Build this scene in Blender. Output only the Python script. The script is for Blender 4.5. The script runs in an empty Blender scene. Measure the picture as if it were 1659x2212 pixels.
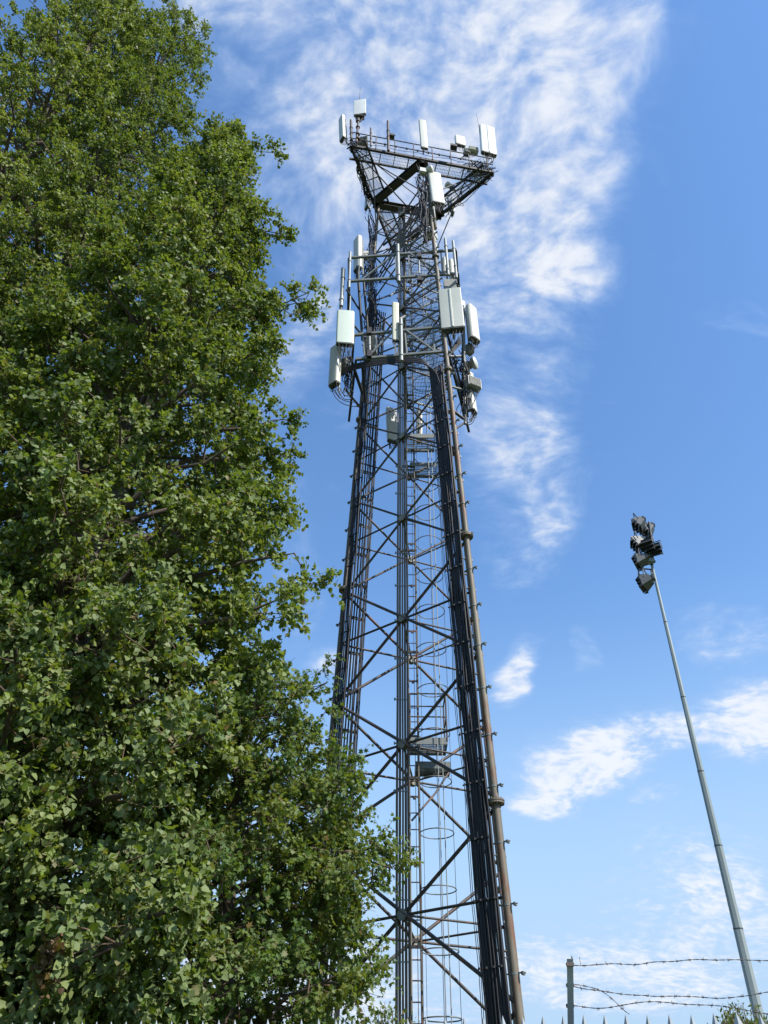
import bpy, math, random
import numpy as np
from mathutils import Vector, Matrix
random.seed(7)
rng = np.random.default_rng(11)
scene = bpy.context.scene
col = scene.collection

# ------------------------------------------------------------------ camera
EYE = 1.6
PITCH, ROLL, FPX = math.radians(40.10), math.radians(-0.7045), 1693.7   # focal length for a 1659 x 2212 picture
cp, sp = math.cos(PITCH), math.sin(PITCH)
r0, u0, b0 = Vector((1, 0, 0)), Vector((0, -sp, cp)), Vector((0, -cp, -sp))
cr, sr = math.cos(ROLL), math.sin(ROLL)
rr, uu = cr * r0 - sr * u0, sr * r0 + cr * u0
cam_data = bpy.data.cameras.new('camera')
cam_data.sensor_fit = 'VERTICAL'
cam_data.sensor_height = 36
cam_data.lens = 36 * FPX / 2212
cam_data.clip_end = 6000
cam = bpy.data.objects.new('camera', cam_data)
cam.matrix_world = Matrix(((rr.x, uu.x, b0.x, 0), (rr.y, uu.y, b0.y, 0), (rr.z, uu.z, b0.z, EYE), (0, 0, 0, 1)))
col.objects.link(cam)
scene.camera = cam


def at(x, y, D):
    """3-D point seen at pixel x, y of a 1659 x 2212 picture, D metres away over the ground"""
    a, b = x - 829.5, 1106 - y
    X, Y = cr * a + sr * b, -sr * a + cr * b
    t = math.atan(Y / FPX) + PITCH
    H = D * math.tan(t)
    return Vector((X * (D * cp + H * sp) / FPX, D, H + EYE))


# ------------------------------------------------------------------ light
SUN_EL, SUN_AZ = math.radians(46), math.radians(130)      # azimuth clockwise from +Y
scene.view_settings.view_transform = 'Standard'
scene.view_settings.look = 'None'
scene.view_settings.gamma = 1
scene.view_settings.exposure = 0.85
sl = bpy.data.lights.new('sun', 'SUN')
sl.energy = 3.8
sl.angle = math.radians(0.6)
sl.color = (1, 0.955, 0.88)
sun = bpy.data.objects.new('sun', sl)
sd = Vector((math.cos(SUN_EL) * math.sin(SUN_AZ), math.cos(SUN_EL) * math.cos(SUN_AZ), math.sin(SUN_EL)))
sun.rotation_euler = sd.to_track_quat('Z', 'Y').to_euler()
sun.location = (30, -30, 60)
col.objects.link(sun)

world = bpy.data.worlds.new('World')
scene.world = world
world.use_nodes = True
WT = world.node_tree
WT.nodes.clear()


class G:
    """small helper to write node graphs"""
    def __init__(s, tree): s.t = tree
    def n(s, typ, ins=None, **kw):
        n = s.t.nodes.new(typ)
        for k, v in kw.items(): setattr(n, k, v)
        for k, v in (ins or {}).items():
            if isinstance(v, bpy.types.NodeSocket): s.t.links.new(v, n.inputs[k])
            else: n.inputs[k].default_value = v
        return n
    def m(s, op, a, b=0.0, c=0.0, clamp=False):
        n = s.n('ShaderNodeMath', {0: a, 1: b, 2: c}, operation=op)
        n.use_clamp = clamp
        return n.outputs[0]
    def vm(s, op, a, b=(0, 0, 0)):
        n = s.n('ShaderNodeVectorMath', {0: a, 1: b}, operation=op)
        return n.outputs[1] if op in ('LENGTH', 'DOT_PRODUCT') else n.outputs[0]
    def noise(s, vec, scale, detail=4, rough=0.5, dist=0.0):
        return s.n('ShaderNodeTexNoise', {'Vector': vec, 'Scale': scale, 'Detail': detail, 'Roughness': rough, 'Distortion': dist})
    def ramp(s, fac, a, b, lo=0.0, hi=1.0, smooth=True):
        n = s.n('ShaderNodeMapRange', {0: fac, 1: a, 2: b, 3: lo, 4: hi})
        n.interpolation_type = 'SMOOTHSTEP' if smooth else 'LINEAR'
        return n.outputs[0]
    def mix(s, fac, a, b, blend='MIX'):
        n = s.n('ShaderNodeMix', data_type='RGBA', blend_type=blend)
        for k, v in ((0, fac), (6, a), (7, b)):
            if isinstance(v, bpy.types.NodeSocket): s.t.links.new(v, n.inputs[k])
            else: n.inputs[k].default_value = v
        return n.outputs[2]


g = G(WT)
tc = g.n('ShaderNodeTexCoord').outputs['Generated']
sky = g.n('ShaderNodeTexSky', sky_type='NISHITA', sun_disc=False)
sky.sun_elevation = SUN_EL
sky.sun_rotation = SUN_AZ
sky.altitude = 50
sky.air_density = 1.25
sky.dust_density = 0.25
sky.ozone_density = 3.0
hsv = g.n('ShaderNodeHueSaturation', {'Hue': 0.503, 'Saturation': 1.15, 'Value': 1.0, 'Color': sky.outputs[0]})
sep = g.n('ShaderNodeSeparateXYZ', {0: tc})
zc = g.m('MAXIMUM', sep.outputs[2], 0.03)
pv = g.n('ShaderNodeCombineXYZ', {0: g.m('DIVIDE', sep.outputs[0], zc), 1: g.m('DIVIDE', sep.outputs[1], zc), 2: 0.0}).outputs[0]
zs_ = g.m('ADD', g.m('MAXIMUM', sep.outputs[2], 0.0), 0.28)      # the layer curves down to the horizon
pn = g.n('ShaderNodeCombineXYZ', {0: g.m('DIVIDE', sep.outputs[0], zs_), 1: g.m('DIVIDE', sep.outputs[1], zs_), 2: 0.0}).outputs[0]
warp = g.noise(pn, 2.2, 3, 0.55)
pw = g.vm('ADD', pv, g.vm('MULTIPLY', g.vm('SUBTRACT', warp.outputs['Color'], (0.5, 0.5, 0.5)), (0.36, 0.36, 0.0)))


def sky_uv(x, y):
    p = at(x, y, 1.0)
    return p.x / (p.z - EYE), 1.0 / (p.z - EYE)


def blob(x, y, dx, dy, amp, ang=0.0, soft=0.25):
    """a bank of cloud: centre and half sizes as they read in the picture, laid on the flat cloud layer"""
    c = Vector(sky_uv(x, y))
    ax = Vector(sky_uv(x + dx * math.cos(ang), y + dx * math.sin(ang))) - c
    ay = Vector(sky_uv(x - dy * math.sin(ang), y + dy * math.cos(ang))) - c
    M = Matrix(((ax.x, ay.x), (ax.y, ay.y))).inverted()
    q = g.vm('SUBTRACT', pw, (c.x, c.y, 0))
    a = g.vm('DOT_PRODUCT', q, (M[0][0], M[0][1], 0))
    b = g.vm('DOT_PRODUCT', q, (M[1][0], M[1][1], 0))
    l = g.m('SQRT', g.m('ADD', g.m('MULTIPLY', a, a), g.m('MULTIPLY', b, b)))
    return g.ramp(l, 1.0 + soft, 0.40, 0.0, amp * 1.12)


BLOBS = [
    (560, 10, 300, 150, .62, .15), (560, -10, 190, 85, .6, .15), (900, 40, 420, 130, .5, 0), (680, 190, 300, 130, .28, .3),
    (1110, 150, 290, 260, .62, .2), (1250, 330, 130, 300, .55, .08), (1150, 420, 210, 150, .5, .35), (1240, 560, 150, 110, .66, .4),
    (1100, 660, 200, 110, .40, .2), (1120, 820, 150, 130, .36, 0), (1120, 960, 120, 140, .50, .1), (1150, 1110, 90, 110, .46, .2),
    (660, 620, 70, 190, .46, .35), (600, 420, 90, 130, .36, .1), (730, 480, 90, 110, .36, .5),
    (640, 1230, 60, 170, .22, 0), (710, 1410, 70, 40, .40, 0), (740, 900, 60, 70, .2, 0),
    (1260, 1660, 200, 80, .84, -.2), (1440, 1590, 190, 55, .62, .0), (1630, 1580, 160, 90, .72, -.1), (1170, 1735, 100, 40, .7, .1), (1430, 1720, 90, 30, .5, 0),
    (1105, 1475, 50, 75, .66, .1), (1240, 1420, 40, 60, .30, 0), (1600, 1390, 150, 75, .34, .2), (1600, 680, 110, 50, .22, .2),
    (1680, 60, 60, 70, .7, 0), (1500, 1880, 190, 70, .42, -.2), (1600, 2010, 300, 120, .50, -.1), (1300, 2080, 420, 90, .42, -.1), (620, 2190, 400, 110, .60, 0), (900, 2170, 400, 80, .42, 0),
    (880, 220, 520, 380, .54, .1), (1020, 720, 300, 380, .26, .1), (1100, 350, 270, 300, .60, .1), (640, 700, 120, 240, .34, .3), (620, 330, 170, 160, .34, .3), (1110, 1150, 120, 160, .30, .1), (1500, 2010, 300, 150, .42, -.1), (1560, 1930, 160, 90, .62, -.1), (1350, 2120, 420, 90, .60, 0), (1320, 120, 90, 160, .5, 0),
]
mask = None
for bb in BLOBS:
    o = blob(*bb)
    mask = o if mask is None else g.m('MAXIMUM', mask, o)
nw = g.vm('ADD', pn, g.vm('MULTIPLY', g.vm('SUBTRACT', warp.outputs['Color'], (0.5, 0.5, 0.5)), (0.22, 0.22, 0.0)))
n1 = g.noise(g.vm('MULTIPLY', nw, (1.0, 1.4, 1)), 12.0, 7, 0.58, 0.1)
n2 = g.noise(g.vm('ADD', nw, (7, 3, 0)), 4.2, 4, 0.55, 0.2)
n3 = g.noise(g.vm('MULTIPLY', g.vm('ADD', nw, (1, 2, 0)), (1.0, 1.4, 1)), 36.0, 4, 0.55, 0.1)
tex = g.m('ADD', g.m('MULTIPLY', n1.outputs[0], .40), g.m('ADD', g.m('MULTIPLY', n2.outputs[0], .25), g.m('MULTIPLY', n3.outputs[0], .37)))
amp_ = g.m('ADD', g.m('MULTIPLY', mask, 1.45), 0.6)
val = g.m('ADD', g.m('MULTIPLY', g.m('SUBTRACT', tex, 0.5), g.m('MULTIPLY', amp_, 1.75)), mask)
dens = g.ramp(val, 0.05, 1.12, 0.0, 0.94)
# the air near the horizon whitens
hz = g.ramp(sep.outputs[2], 0.58, 0.10, 0.0, 0.97)
SKYK = 1.0
cloud = g.mix(g.ramp(val, 0.30, 0.95), (2.2, 2.9, 4.15, 1), (3.75, 3.9, 4.15, 1))
clear = g.mix(hz, hsv.outputs[0], (2.0, 2.85, 3.85, 1))
cmix = g.mix(dens, clear, cloud)
bg = g.n('ShaderNodeBackground', {'Color': cmix, 'Strength': 0.135})
wo = g.n('ShaderNodeOutputWorld', {'Surface': bg.outputs[0]})


# ------------------------------------------------------------------ materials
def new_mat(name):
    m = bpy.data.materials.new(name)
    m.use_nodes = True
    m.node_tree.nodes.clear()
    return m, G(m.node_tree)


def metal(name, base, alt, rust=None, rust_lo=0.55, rough=0.55, metallic=0.0, scale=3.0, streak=(1, 1, .25), bump=0.1):
    m, k = new_mat(name)
    tcn = k.n('ShaderNodeNewGeometry').outputs['Position']
    v = k.vm('MULTIPLY', tcn, streak)
    a = k.noise(v, scale, 6, 0.6)
    b = k.noise(tcn, scale * 6, 5, 0.6)
    c = k.mix(k.ramp(a.outputs[0], .35, .65), base + (1,), alt + (1,))
    c = k.mix(k.m('MULTIPLY', b.outputs[0], .35), c, tuple(x * .55 for x in base) + (1,))
    if rust:
        rn = k.noise(k.vm('ADD', v, (5, 9, 2)), scale * 1.7, 6, 0.68)
        c = k.mix(k.ramp(rn.outputs[0], rust_lo, rust_lo + .12), c, rust + (1,))
    bm = k.n('ShaderNodeBump', {'Strength': bump, 'Distance': 0.01, 'Height': b.outputs[0]})
    p = k.n('ShaderNodeBsdfPrincipled', {'Base Color': c, 'Roughness': rough, 'Metallic': metallic, 'Normal': bm.outputs[0]})
    k.n('ShaderNodeOutputMaterial', {'Surface': p.outputs[0]})
    return m


M = {}
M['leg'] = metal('weathered tower steel', (.20, .175, .125), (.13, .108, .08), (.15, .07, .035), .52, .6, 0.0, 2.2)
M['brace'] = metal('dark weathered steel', (.080, .066, .058), (.055, .047, .044), (.16, .07, .035), .53, .6, 0.0, 3.0)
M['dark'] = metal('blackened steel', (.026, .024, .023), (.04, .036, .033), (.07, .04, .025), .66, .6)
M['galv'] = metal('galvanised steel', (.30, .32, .31), (.22, .24, .235), None, .6, .5, .12, 4.0)
M['galvgrey'] = metal('dull galvanised steel', (.205, .22, .21), (.14, .155, .145), (.18, .13, .09), .68, .55, .12, 4.0)
M['plate'] = metal('gusset steel', (.30, .30, .265), (.20, .20, .17), (.22, .12, .06), .62, .6)
M['radome'] = metal('white radome plastic', (.70, .68, .59), (.61, .59, .50), (.60, .61, .53), .70, .38, 0, 1.3, (1, 1, .3), .02)
M['radome_g'] = metal('greenish white radome plastic', (.66, .72, .62), (.60, .67, .57), (.50, .55, .46), .70, .4, 0, 1.3, (1, 1, .3), .02)
M['radome_c'] = metal('cream radome plastic', (.60, .58, .44), (.54, .52, .38), (.44, .41, .28), .68, .42, 0, 1.6, (1, 1, .3), .02)
M['radome_s'] = metal('stone grey radome plastic', (.56, .56, .49), (.49, .50, .44), (.40, .38, .31), .68, .42, 0, 1.6, (1, 1, .3), .02)
M['cap'] = metal('grey end cap', (.13, .13, .12), (.09, .09, .085), None, .6, .55, 0, 5)
M['unit'] = metal('grey radio casing', (.32, .33, .31), (.25, .26, .25), None, .6, .5, .1, 5)
M['cable'] = metal('black cable jacket', (.012, .012, .013), (.020, .020, .021), (.04, .04, .042), .74, .62, 0, 3, (1, 1, .1), .03)
M['cable2'] = metal('dusty purple grey cable jacket', (.024, .023, .027), (.015, .015, .018), (.055, .054, .058), .70, .6, 0, 3, (1, 1, .1), .03)
M['conduit'] = metal('grey conduit', (.175, .15, .115), (.12, .10, .08), (.15, .11, .07), .58, .78, .0, 3, (1, 1, .1), .03)
M['fence'] = metal('galvanised palisade steel', (.40, .43, .45), (.30, .33, .35), None, .6, .48, .12, 9)
M['wire'] = metal('rusting barbed wire', (.12, .10, .10), (.08, .07, .07), (.15, .08, .05), .55, .6, .2, 20)
M['mast'] = metal('galvanised lamp mast', (.30, .34, .33), (.22, .26, .25), (.20, .22, .19), .68, .5, .3, 1.2, (1, 1, .12))
M['lamp'] = metal('grey floodlight casing', (.12, .13, .125), (.075, .08, .08), (.10, .07, .05), .66, .5, .3, 6)
M['lampdark'] = metal('dark floodlight visor', (.045, .05, .055), (.03, .033, .038), (.06, .04, .03), .70, .55, .1, 6)
M['white'] = metal('white casing', (.74, .745, .71), (.67, .675, .64), None, .6, .35, 0, 3)
M['bark'] = metal('grey brown bark', (.13, .10, .075), (.075, .058, .045), (.17, .14, .10), .62, .85, 0, 5, (1, 1, .3), .8)
M['twig'] = metal('brown twig bark', (.13, .085, .05), (.09, .06, .04), None, .6, .8, 0, 6)
M['wall'] = metal('rendered cabin wall', (.33, .32, .29), (.27, .26, .24), None, .6, .85, 0, 2)
M['felt'] = metal('grey roofing felt', (.16, .165, .14), (.12, .125, .11), None, .6, .9, 0, 4)


def leaf_mat(name, dark, mid, light, under, trans=.36, rough=.55):
    m, k = new_mat(name)
    att = k.n('ShaderNodeAttribute', attribute_name='tone')
    t = k.n('ShaderNodeSeparateColor', {0: att.outputs['Color']})
    c = k.mix(k.ramp(t.outputs[0], .0, .55, 0, 1, False), dark + (1,), mid + (1,))
    c = k.mix(k.ramp(t.outputs[0], .55, 1.0, 0, 1, False), c, light + (1,))
    c = k.mix(k.ramp(t.outputs[1], .90, .97), c, (.20, .13, .045, 1))
    geo = k.n('ShaderNodeNewGeometry')
    c2 = k.mix(k.m('MULTIPLY', geo.outputs['Backfacing'], .55), c, under + (1,))
    p = k.n('ShaderNodeBsdfPrincipled', {'Base Color': c2, 'Roughness': rough})
    p.inputs['Specular IOR Level'].default_value = .32
    tr = k.n('ShaderNodeBsdfTranslucent', {'Color': k.mix(.5, c, (.32, .40, .02, 1))})
    ms = k.n('ShaderNodeMixShader', {0: trans, 1: p.outputs[0], 2: tr.outputs[0]})
    k.n('ShaderNodeOutputMaterial', {'Surface': ms.outputs[0]})
    return m


M['poplar'] = leaf_mat('poplar leaf', (.046, .098, .014), (.106, .170, .022), (.225, .275, .046), (.21, .25, .12))
M['poplar2'] = leaf_mat('fine poplar leaf', (.044, .094, .016), (.090, .152, .022), (.180, .230, .038), (.16, .21, .09))
M['maple'] = leaf_mat('maple leaf', (.036, .096, .014), (.084, .156, .020), (.200, .205, .030), (.12, .17, .06))
M['dead'] = leaf_mat('withered leaf', (.05, .024, .012), (.08, .037, .018), (.11, .055, .024), (.2, .12, .06))
M['bush'] = leaf_mat('shrub leaf', (.05, .085, .02), (.10, .13, .035), (.17, .18, .06), (.14, .17, .08))


def ground_mat():
    m, k = new_mat('rough grass')
    pos = k.n('ShaderNodeNewGeometry').outputs['Position']
    a = k.noise(pos, .35, 6, .6)
    b = k.noise(pos, 14, 5, .7)
    c = k.mix(k.ramp(a.outputs[0], .35, .65), (.055, .085, .022, 1), (.10, .11, .04, 1))
    c = k.mix(k.m('MULTIPLY', b.outputs[0], .5), c, (.03, .05, .012, 1))
    bm = k.n('ShaderNodeBump', {'Strength': .8, 'Distance': .05, 'Height': b.outputs[0]})
    p = k.n('ShaderNodeBsdfPrincipled', {'Base Color': c, 'Roughness': .9, 'Normal': bm.outputs[0]})
    k.n('ShaderNodeOutputMaterial', {'Surface': p.outputs[0]})
    return m


M['grass'] = ground_mat()


# ------------------------------------------------------------------ mesh helpers
class MB:
    """collects shapes and links them as ONE mesh object"""
    def __init__(s): s.v, s.f, s.sm = [], [], []

    def add(s, vs, fs, smooth=False):
        o = len(s.v)
        s.v += [tuple(v) for v in vs]
        s.f += [tuple(i + o for i in f) for f in fs]
        s.sm += [smooth] * len(fs)
        return s

    def tube(s, pts, r, n=8, caps=True, smooth=True):
        pts = [Vector(p) for p in pts]
        rs = r if isinstance(r, (list, tuple)) else [r] * len(pts)
        vs, fs = [], []
        ref = None
        for i, p in enumerate(pts):
            d = (pts[min(i + 1, len(pts) - 1)] - pts[max(i - 1, 0)])
            if d.length < 1e-9: d = Vector((0, 0, 1))
            d.normalize()
            if ref is None:
                ref = Vector((0, 0, 1)) if abs(d.z) < .9 else Vector((1, 0, 0))
                ref = (ref - d * ref.dot(d)).normalized()
            else:
                ref = (ref - d * ref.dot(d))
                ref = ref.normalized() if ref.length > 1e-6 else d.orthogonal().normalized()
            w = d.cross(ref)
            for j in range(n):
                a = 2 * math.pi * j / n
                vs.append(p + (ref * math.cos(a) + w * math.sin(a)) * rs[i])
        for i in range(len(pts) - 1):
            for j in range(n):
                fs.append((i * n + j, i * n + (j + 1) % n, (i + 1) * n + (j + 1) % n, (i + 1) * n + j))
        s.add(vs, fs, smooth)
        if caps:
            s.add(vs[:n], [tuple(range(n))[::-1]])
            s.add(vs[-n:], [tuple(range(n))])
        return s

    def box(s, c, size, X=(1, 0, 0), Y=(0, 1, 0), Z=(0, 0, 1), taper=(1, 1)):
        c = Vector(c); X = Vector(X).normalized(); Y = Vector(Y).normalized(); Z = Vector(Z).normalized()
        vs = []
        for k in (-1, 1):
            tx, ty = (1, 1) if k < 0 else taper
            for i, j in ((-1, -1), (1, -1), (1, 1), (-1, 1)):
                vs.append(c + X * (i * size[0] / 2 * tx) + Y * (j * size[1] / 2 * ty) + Z * (k * size[2] / 2))
        return s.add(vs, [(3, 2, 1, 0), (4, 5, 6, 7), (0, 1, 5, 4), (1, 2, 6, 5), (2, 3, 7, 6), (3, 0, 4, 7)])

    def beam(s, a, b, w, h=None, up=(0, 0, 1)):
        a, b = Vector(a), Vector(b); h = h or w
        d = (b - a).normalized()
        Y = Vector(up).cross(d)
        if Y.length < 1e-4: Y = Vector((0, 1, 0)).cross(d)
        Y.normalize(); Z = d.cross(Y)
        return s.box((a + b) / 2, ((b - a).length, w, h), d, Y, Z)

    def ibeam(s, a, b, w, h, t=.012):
        a, b = Vector(a), Vector(b)
        s.beam(a + Vector((0, 0, h / 2)), b + Vector((0, 0, h / 2)), w, t)
        s.beam(a - Vector((0, 0, h / 2)), b - Vector((0, 0, h / 2)), w, t)
        return s.beam(a, b, t, h - t - .002)

    def prism(s, outline, z0, z1, X, Y, Z, o, smooth=False):
        """outline in X, Y swept along Z"""
        X, Y, Z, o = map(Vector, (X, Y, Z, o))
        n = len(outline)
        vs = [o + X * p[0] + Y * p[1] + Z * z0 for p in outline] + [o + X * p[0] + Y * p[1] + Z * z1 for p in outline]
        s.add(vs, [(i, (i + 1) % n, n + (i + 1) % n, n + i) for i in range(n)], smooth)
        return s.add(vs, [tuple(range(n))[::-1], tuple(range(n, 2 * n))])

    def ring(s, c, r, t, h, axis=(0, 0, 1), n=20, inner=0.0):
        ax = Vector(axis).normalized()
        return s.tube([Vector(c) - ax * h / 2, Vector(c) + ax * h / 2], r, n, True, False)

    def torus(s, c, R, r, X=(1, 0, 0), Y=(0, 1, 0), a0=0, a1=2 * math.pi, n=24, k=6):
        X, Y, c = Vector(X).normalized(), Vector(Y).normalized(), Vector(c)
        return s.tube([c + X * (R * math.cos(a0 + (a1 - a0) * i / n)) + Y * (R * math.sin(a0 + (a1 - a0) * i / n)) for i in range(n + 1)], r, k)

    def build(s, name, m, parent=None, **kw):
        me = bpy.data.meshes.new(name)
        me.from_pydata(s.v, [], s.f)
        me.polygons.foreach_set('use_smooth', s.sm)
        me.materials.append(M[m])
        me.update()
        o = bpy.data.objects.new(name, me)
        col.objects.link(o)
        if parent is not None:
            o.parent = parent
            if parent.type == 'EMPTY' or True:
                o.matrix_parent_inverse = parent.matrix_world.inverted() if parent.type != 'EMPTY' else Matrix.Translation(-parent.location) if not kw.get('local') else Matrix()
        return o


def thing(name, label, cat, loc=(0, 0, 0), group=None):
    o = bpy.data.objects.new(name, None)
    o.empty_display_size = .2
    o.location = loc
    col.objects.link(o)
    o['label'] = label; o['category'] = cat
    if group: o['group'] = group
    return o


def sub(o, parent):
    """make o (built in world space) a sub-part of a part that sits in world space"""
    o.parent = parent
    o.matrix_parent_inverse = Matrix()
    return o


def part(mb, name, m, root, label=None):
    o = mb.build(name, m)
    if root.type == 'EMPTY':
        o.parent = root
        o.matrix_parent_inverse = Matrix.Translation(-root.location)
    else:
        o.parent = root
    if label: o['label'] = label
    return o


# ------------------------------------------------------------------ ground
b = MB()
b.add([(-900, -900, 0), (900, -900, 0), (900, 900, 0), (-900, 900, 0)], [(0, 1, 2, 3)])
o = b.build('ground', 'grass'); o['kind'] = 'structure'

# ------------------------------------------------------------------ lattice tower
PSI = math.radians(-8.0)


def leg_pts(H):
    c = Vector((1.1958 - .007453 * H, 16 + .000651 * H, H + EYE))
    R = 2.5336 - .03974 * H
    return [c + Vector((R * math.cos(a + PSI), R * math.sin(a + PSI), 0)) for a in (math.pi, -math.pi / 3, math.pi / 3)]


tower = thing('lattice_tower', 'tall weathered three legged lattice phone mast bristling with antennas', 'tower', (1.2, 16, 0))
TOP = 30.3
for i in range(3):
    a, c = leg_pts(-EYE)[i], leg_pts(TOP)[i]
    lg = part(MB().tube([a, a.lerp(c, .5), c], [.075, .060, .046], 16), 'leg', 'leg', tower)
    for H in ((1.9, 5.0, 11.15, 17.3, 23.4) if i == 1 else (4.6, 11.15, 17.3, 23.4)):
        if i == 1 and H == 1.9: continue
        p = leg_pts(H)[i]
        R = .155 if H < 14 else .12
        fb = MB()
        fb.ring(p + Vector((0, 0, .022)), R, 0, .03); fb.ring(p - Vector((0, 0, .018)), R * .97, 0, .03)
        for q in range(8):
            aa = q * math.pi / 4
            fb.tube([p + Vector((R * .78 * math.cos(aa), R * .78 * math.sin(aa), -.06)), p + Vector((R * .78 * math.cos(aa), R * .78 * math.sin(aa), .065))], .012, 6)
        part(fb, 'flange', 'leg', lg)
    part(MB().box(leg_pts(-EYE)[i] + Vector((0, 0, .25)), (.9, .9, .5)), 'foundation_block', 'wall', tower)

LEV = [.40, 3.45, 6.60, 9.60, 12.59, 15.58, 18.60, 21.65, 24.70, 27.75]
pairs = ((0, 1), (0, 2), (1, 2))
for k, H in enumerate(LEV):
    hubs = []
    for a, c in pairs:
        P, U, L = leg_pts(H), leg_pts(H + 1.5), leg_pts(H - 1.5)
        rad = .030 if H < 12 else .026
        if k == 0: rad = .032
        d = (P[c] - P[a]).normalized()
        nrm = d.cross(Vector((0, 0, 1))).normalized()
        if nrm.dot(P[a] - Vector((1.15, 16, P[a].z))) < 0: nrm = -nrm
        s1 = nrm * .034
        part(MB().tube([U[a] + s1, L[c] + s1], rad * 1.12, 8), 'diagonal_brace', 'brace', tower)
        part(MB().tube([L[a] - s1, U[c] - s1], rad * 1.12, 8), 'diagonal_brace', 'brace', tower)
        part(MB().tube([P[a], P[c]], rad * .86, 8), 'horizontal_brace', 'brace', tower)
        hub = (P[a] + P[c]) / 2
        hubs.append(hub)
        hb = MB()
        oct_ = [(.105 * math.cos(math.pi / 8 + q * math.pi / 4), .105 * math.sin(math.pi / 8 + q * math.pi / 4)) for q in range(8)]
        hb.prism(oct_, .052, .064, d, Vector((0, 0, 1)), nrm, hub)
        hb.prism(oct_, -.064, -.052, d, Vector((0, 0, 1)), nrm, hub)
        for q in range(8):
            aa = q * math.pi / 4 + .2
            cc = hub + d * (.085 * math.cos(aa)) + Vector((0, 0, .085 * math.sin(aa)))
            hb.tube([cc + nrm * .05, cc + nrm * .078], .011, 6)
        part(hb, 'gusset_plate', 'plate', tower)
    for a, c in pairs:
        part(MB().tube([hubs[a], hubs[c]], .021, 8), 'plan_brace', 'brace', tower)


def lerp(a, b, t): return a + (b - a) * t


def along(i, j, H, off, inset=0.0, out=0.0):
    """point on face i-j, off metres in from leg i, inset metres towards the tower axis"""
    P = leg_pts(H)
    d = (P[j] - P[i]).normalized()
    n = Vector((1.15, 16, P[i].z)) - (P[i] + P[j]) / 2
    n = (n - d * n.dot(d)); n.z = 0; n.normalize()
    return P[i] + d * off + n * inset


# cable runs: black bundle beside the near right leg
def run(i, j, off, inset, H0, H1, r, m, wob=.012, step=1.0, tail=None):
    pts = []
    ph = random.random() * 6
    H = H0
    while H < H1 - .01:
        pts.append(along(i, j, H, off + wob * math.sin(H * 1.9 + ph), inset + wob * math.cos(H * 1.3 + ph)))
        H += step
    pts.append(along(i, j, H1, off, inset))
    if tail: pts += [Vector(t) for t in tail]
    return part(MB().tube(pts, r, 6), 'feeder_cable', m, tower)


for q in range(15):
    off = .085 + q * .028
    run(1, 0, off, -.15 + .012 * (q % 2), -1.5, 17.2 + .25 * math.sin(q), .0135 + .003 * (q % 3), 'cable' if q % 3 else 'cable2')
for q in range(13):
    off = .10 + q * .030
    run(1, 0, off, -.105 + .02 * (q % 2), -1.5, 17.6, .0155, 'cable2' if q % 2 else 'cable')
for q in range(4):
    run(1, 2, .12 + .05 * q, .03, -1.5, 17.0, .014, 'cable')
for q in range(3):
    run(1, 0, .58 + .035 * q, .0, -1.5, 16.0, .006, 'cable', .03)
# beside the left leg: a tight bundle and a spaced one
for q in range(9):
    run(0, 1, .10 + q * .031, -.09 + .02 * (q % 2), -1.5, 23.2 + .2 * (q % 3), .0145 + .002 * (q % 3), 'cable2' if q % 2 else 'cable')
for q in range(6):
    run(0, 2, .24 + q * .068 + .02 * (q > 2), -.04, -1.5, 23.0, .019, 'cable', .004)
for q in range(3):
    run(0, 2, .27 + q * .13, .05, -1.5, 22.6, .014, 'cable2', .006)

# grey conduits up the middle of the front face
for q in range(5):
    pts = []
    for H in np.linspace(-1.5, 28.5, 14):
        P = leg_pts(H)
        w = .055 * (q - 2) - .01
        pts.append(P[0] + (P[1] - P[0]) * .5 + Vector((w + .005 * math.sin(H + q), .10 + .02 * (q % 2), 0)))
    part(MB().tube(pts, .024 if q != 2 else .019, 8), 'conduit', 'conduit', tower)

# clamps on the legs and the bundles
for i in (0, 1, 2):
    j = 1 if i == 0 else 0
    for H in np.arange(-.6, 29, .98):
        if i == 0 and H > 24: continue
        p = leg_pts(H)[i]
        cb = MB()
        cb.ring(p, .075 if H < 14 else .062, 0, .03, n=14)
        d = (leg_pts(H)[j] - p).normalized()
        cb.beam(p - d * .14 + Vector((0, 0, .012)), p + d * .15 + Vector((0, 0, .012)), .05, .012)
        cb.beam(p - d * .13, p - d * .165, .07, .05)
        cb.tube([p - d * .19 + Vector((0, -.02, 0)), p - d * .10 + Vector((0, -.02, 0))], .009, 6)
        part(cb, 'cable_clamp', 'galvgrey', tower)
for H in np.arange(-.6, 17.2, .98):
    cb = MB()
    a, c = along(1, 0, H + .1, .09, -.165), along(1, 0, H + .1, .55, -.165)
    cb.beam(a, c, .012, .028)
    for t in (.08, .36, .66, .92):
        cb.box(a.lerp(c, t) + Vector((0, -.012, 0)), (.03, .03, .035))
    part(cb, 'cable_bracket', 'cable2', tower)
for H in np.arange(-.3, 23.2, .98):
    cb = MB()
    for o0, o1 in ((.20, .42), (.46, .62)):
        a, c = along(0, 2, H, o0, -.075), along(0, 2, H, o1, -.075)
        cb.beam(a, c, .035, .035)
        cb.beam(a + Vector((0, .08, 0)), c + Vector((0, .08, 0)), .02, .035)
    part(cb, 'cable_bracket', 'galvgrey', tower)
for H in np.arange(0, 23.2, .98):
    cb = MB(); a, c = along(0, 1, H, .07, -.115), along(0, 1, H, .38, -.115)
    cb.beam(a, c, .012, .03); part(cb, 'cable_bracket', 'cable2', tower)
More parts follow.
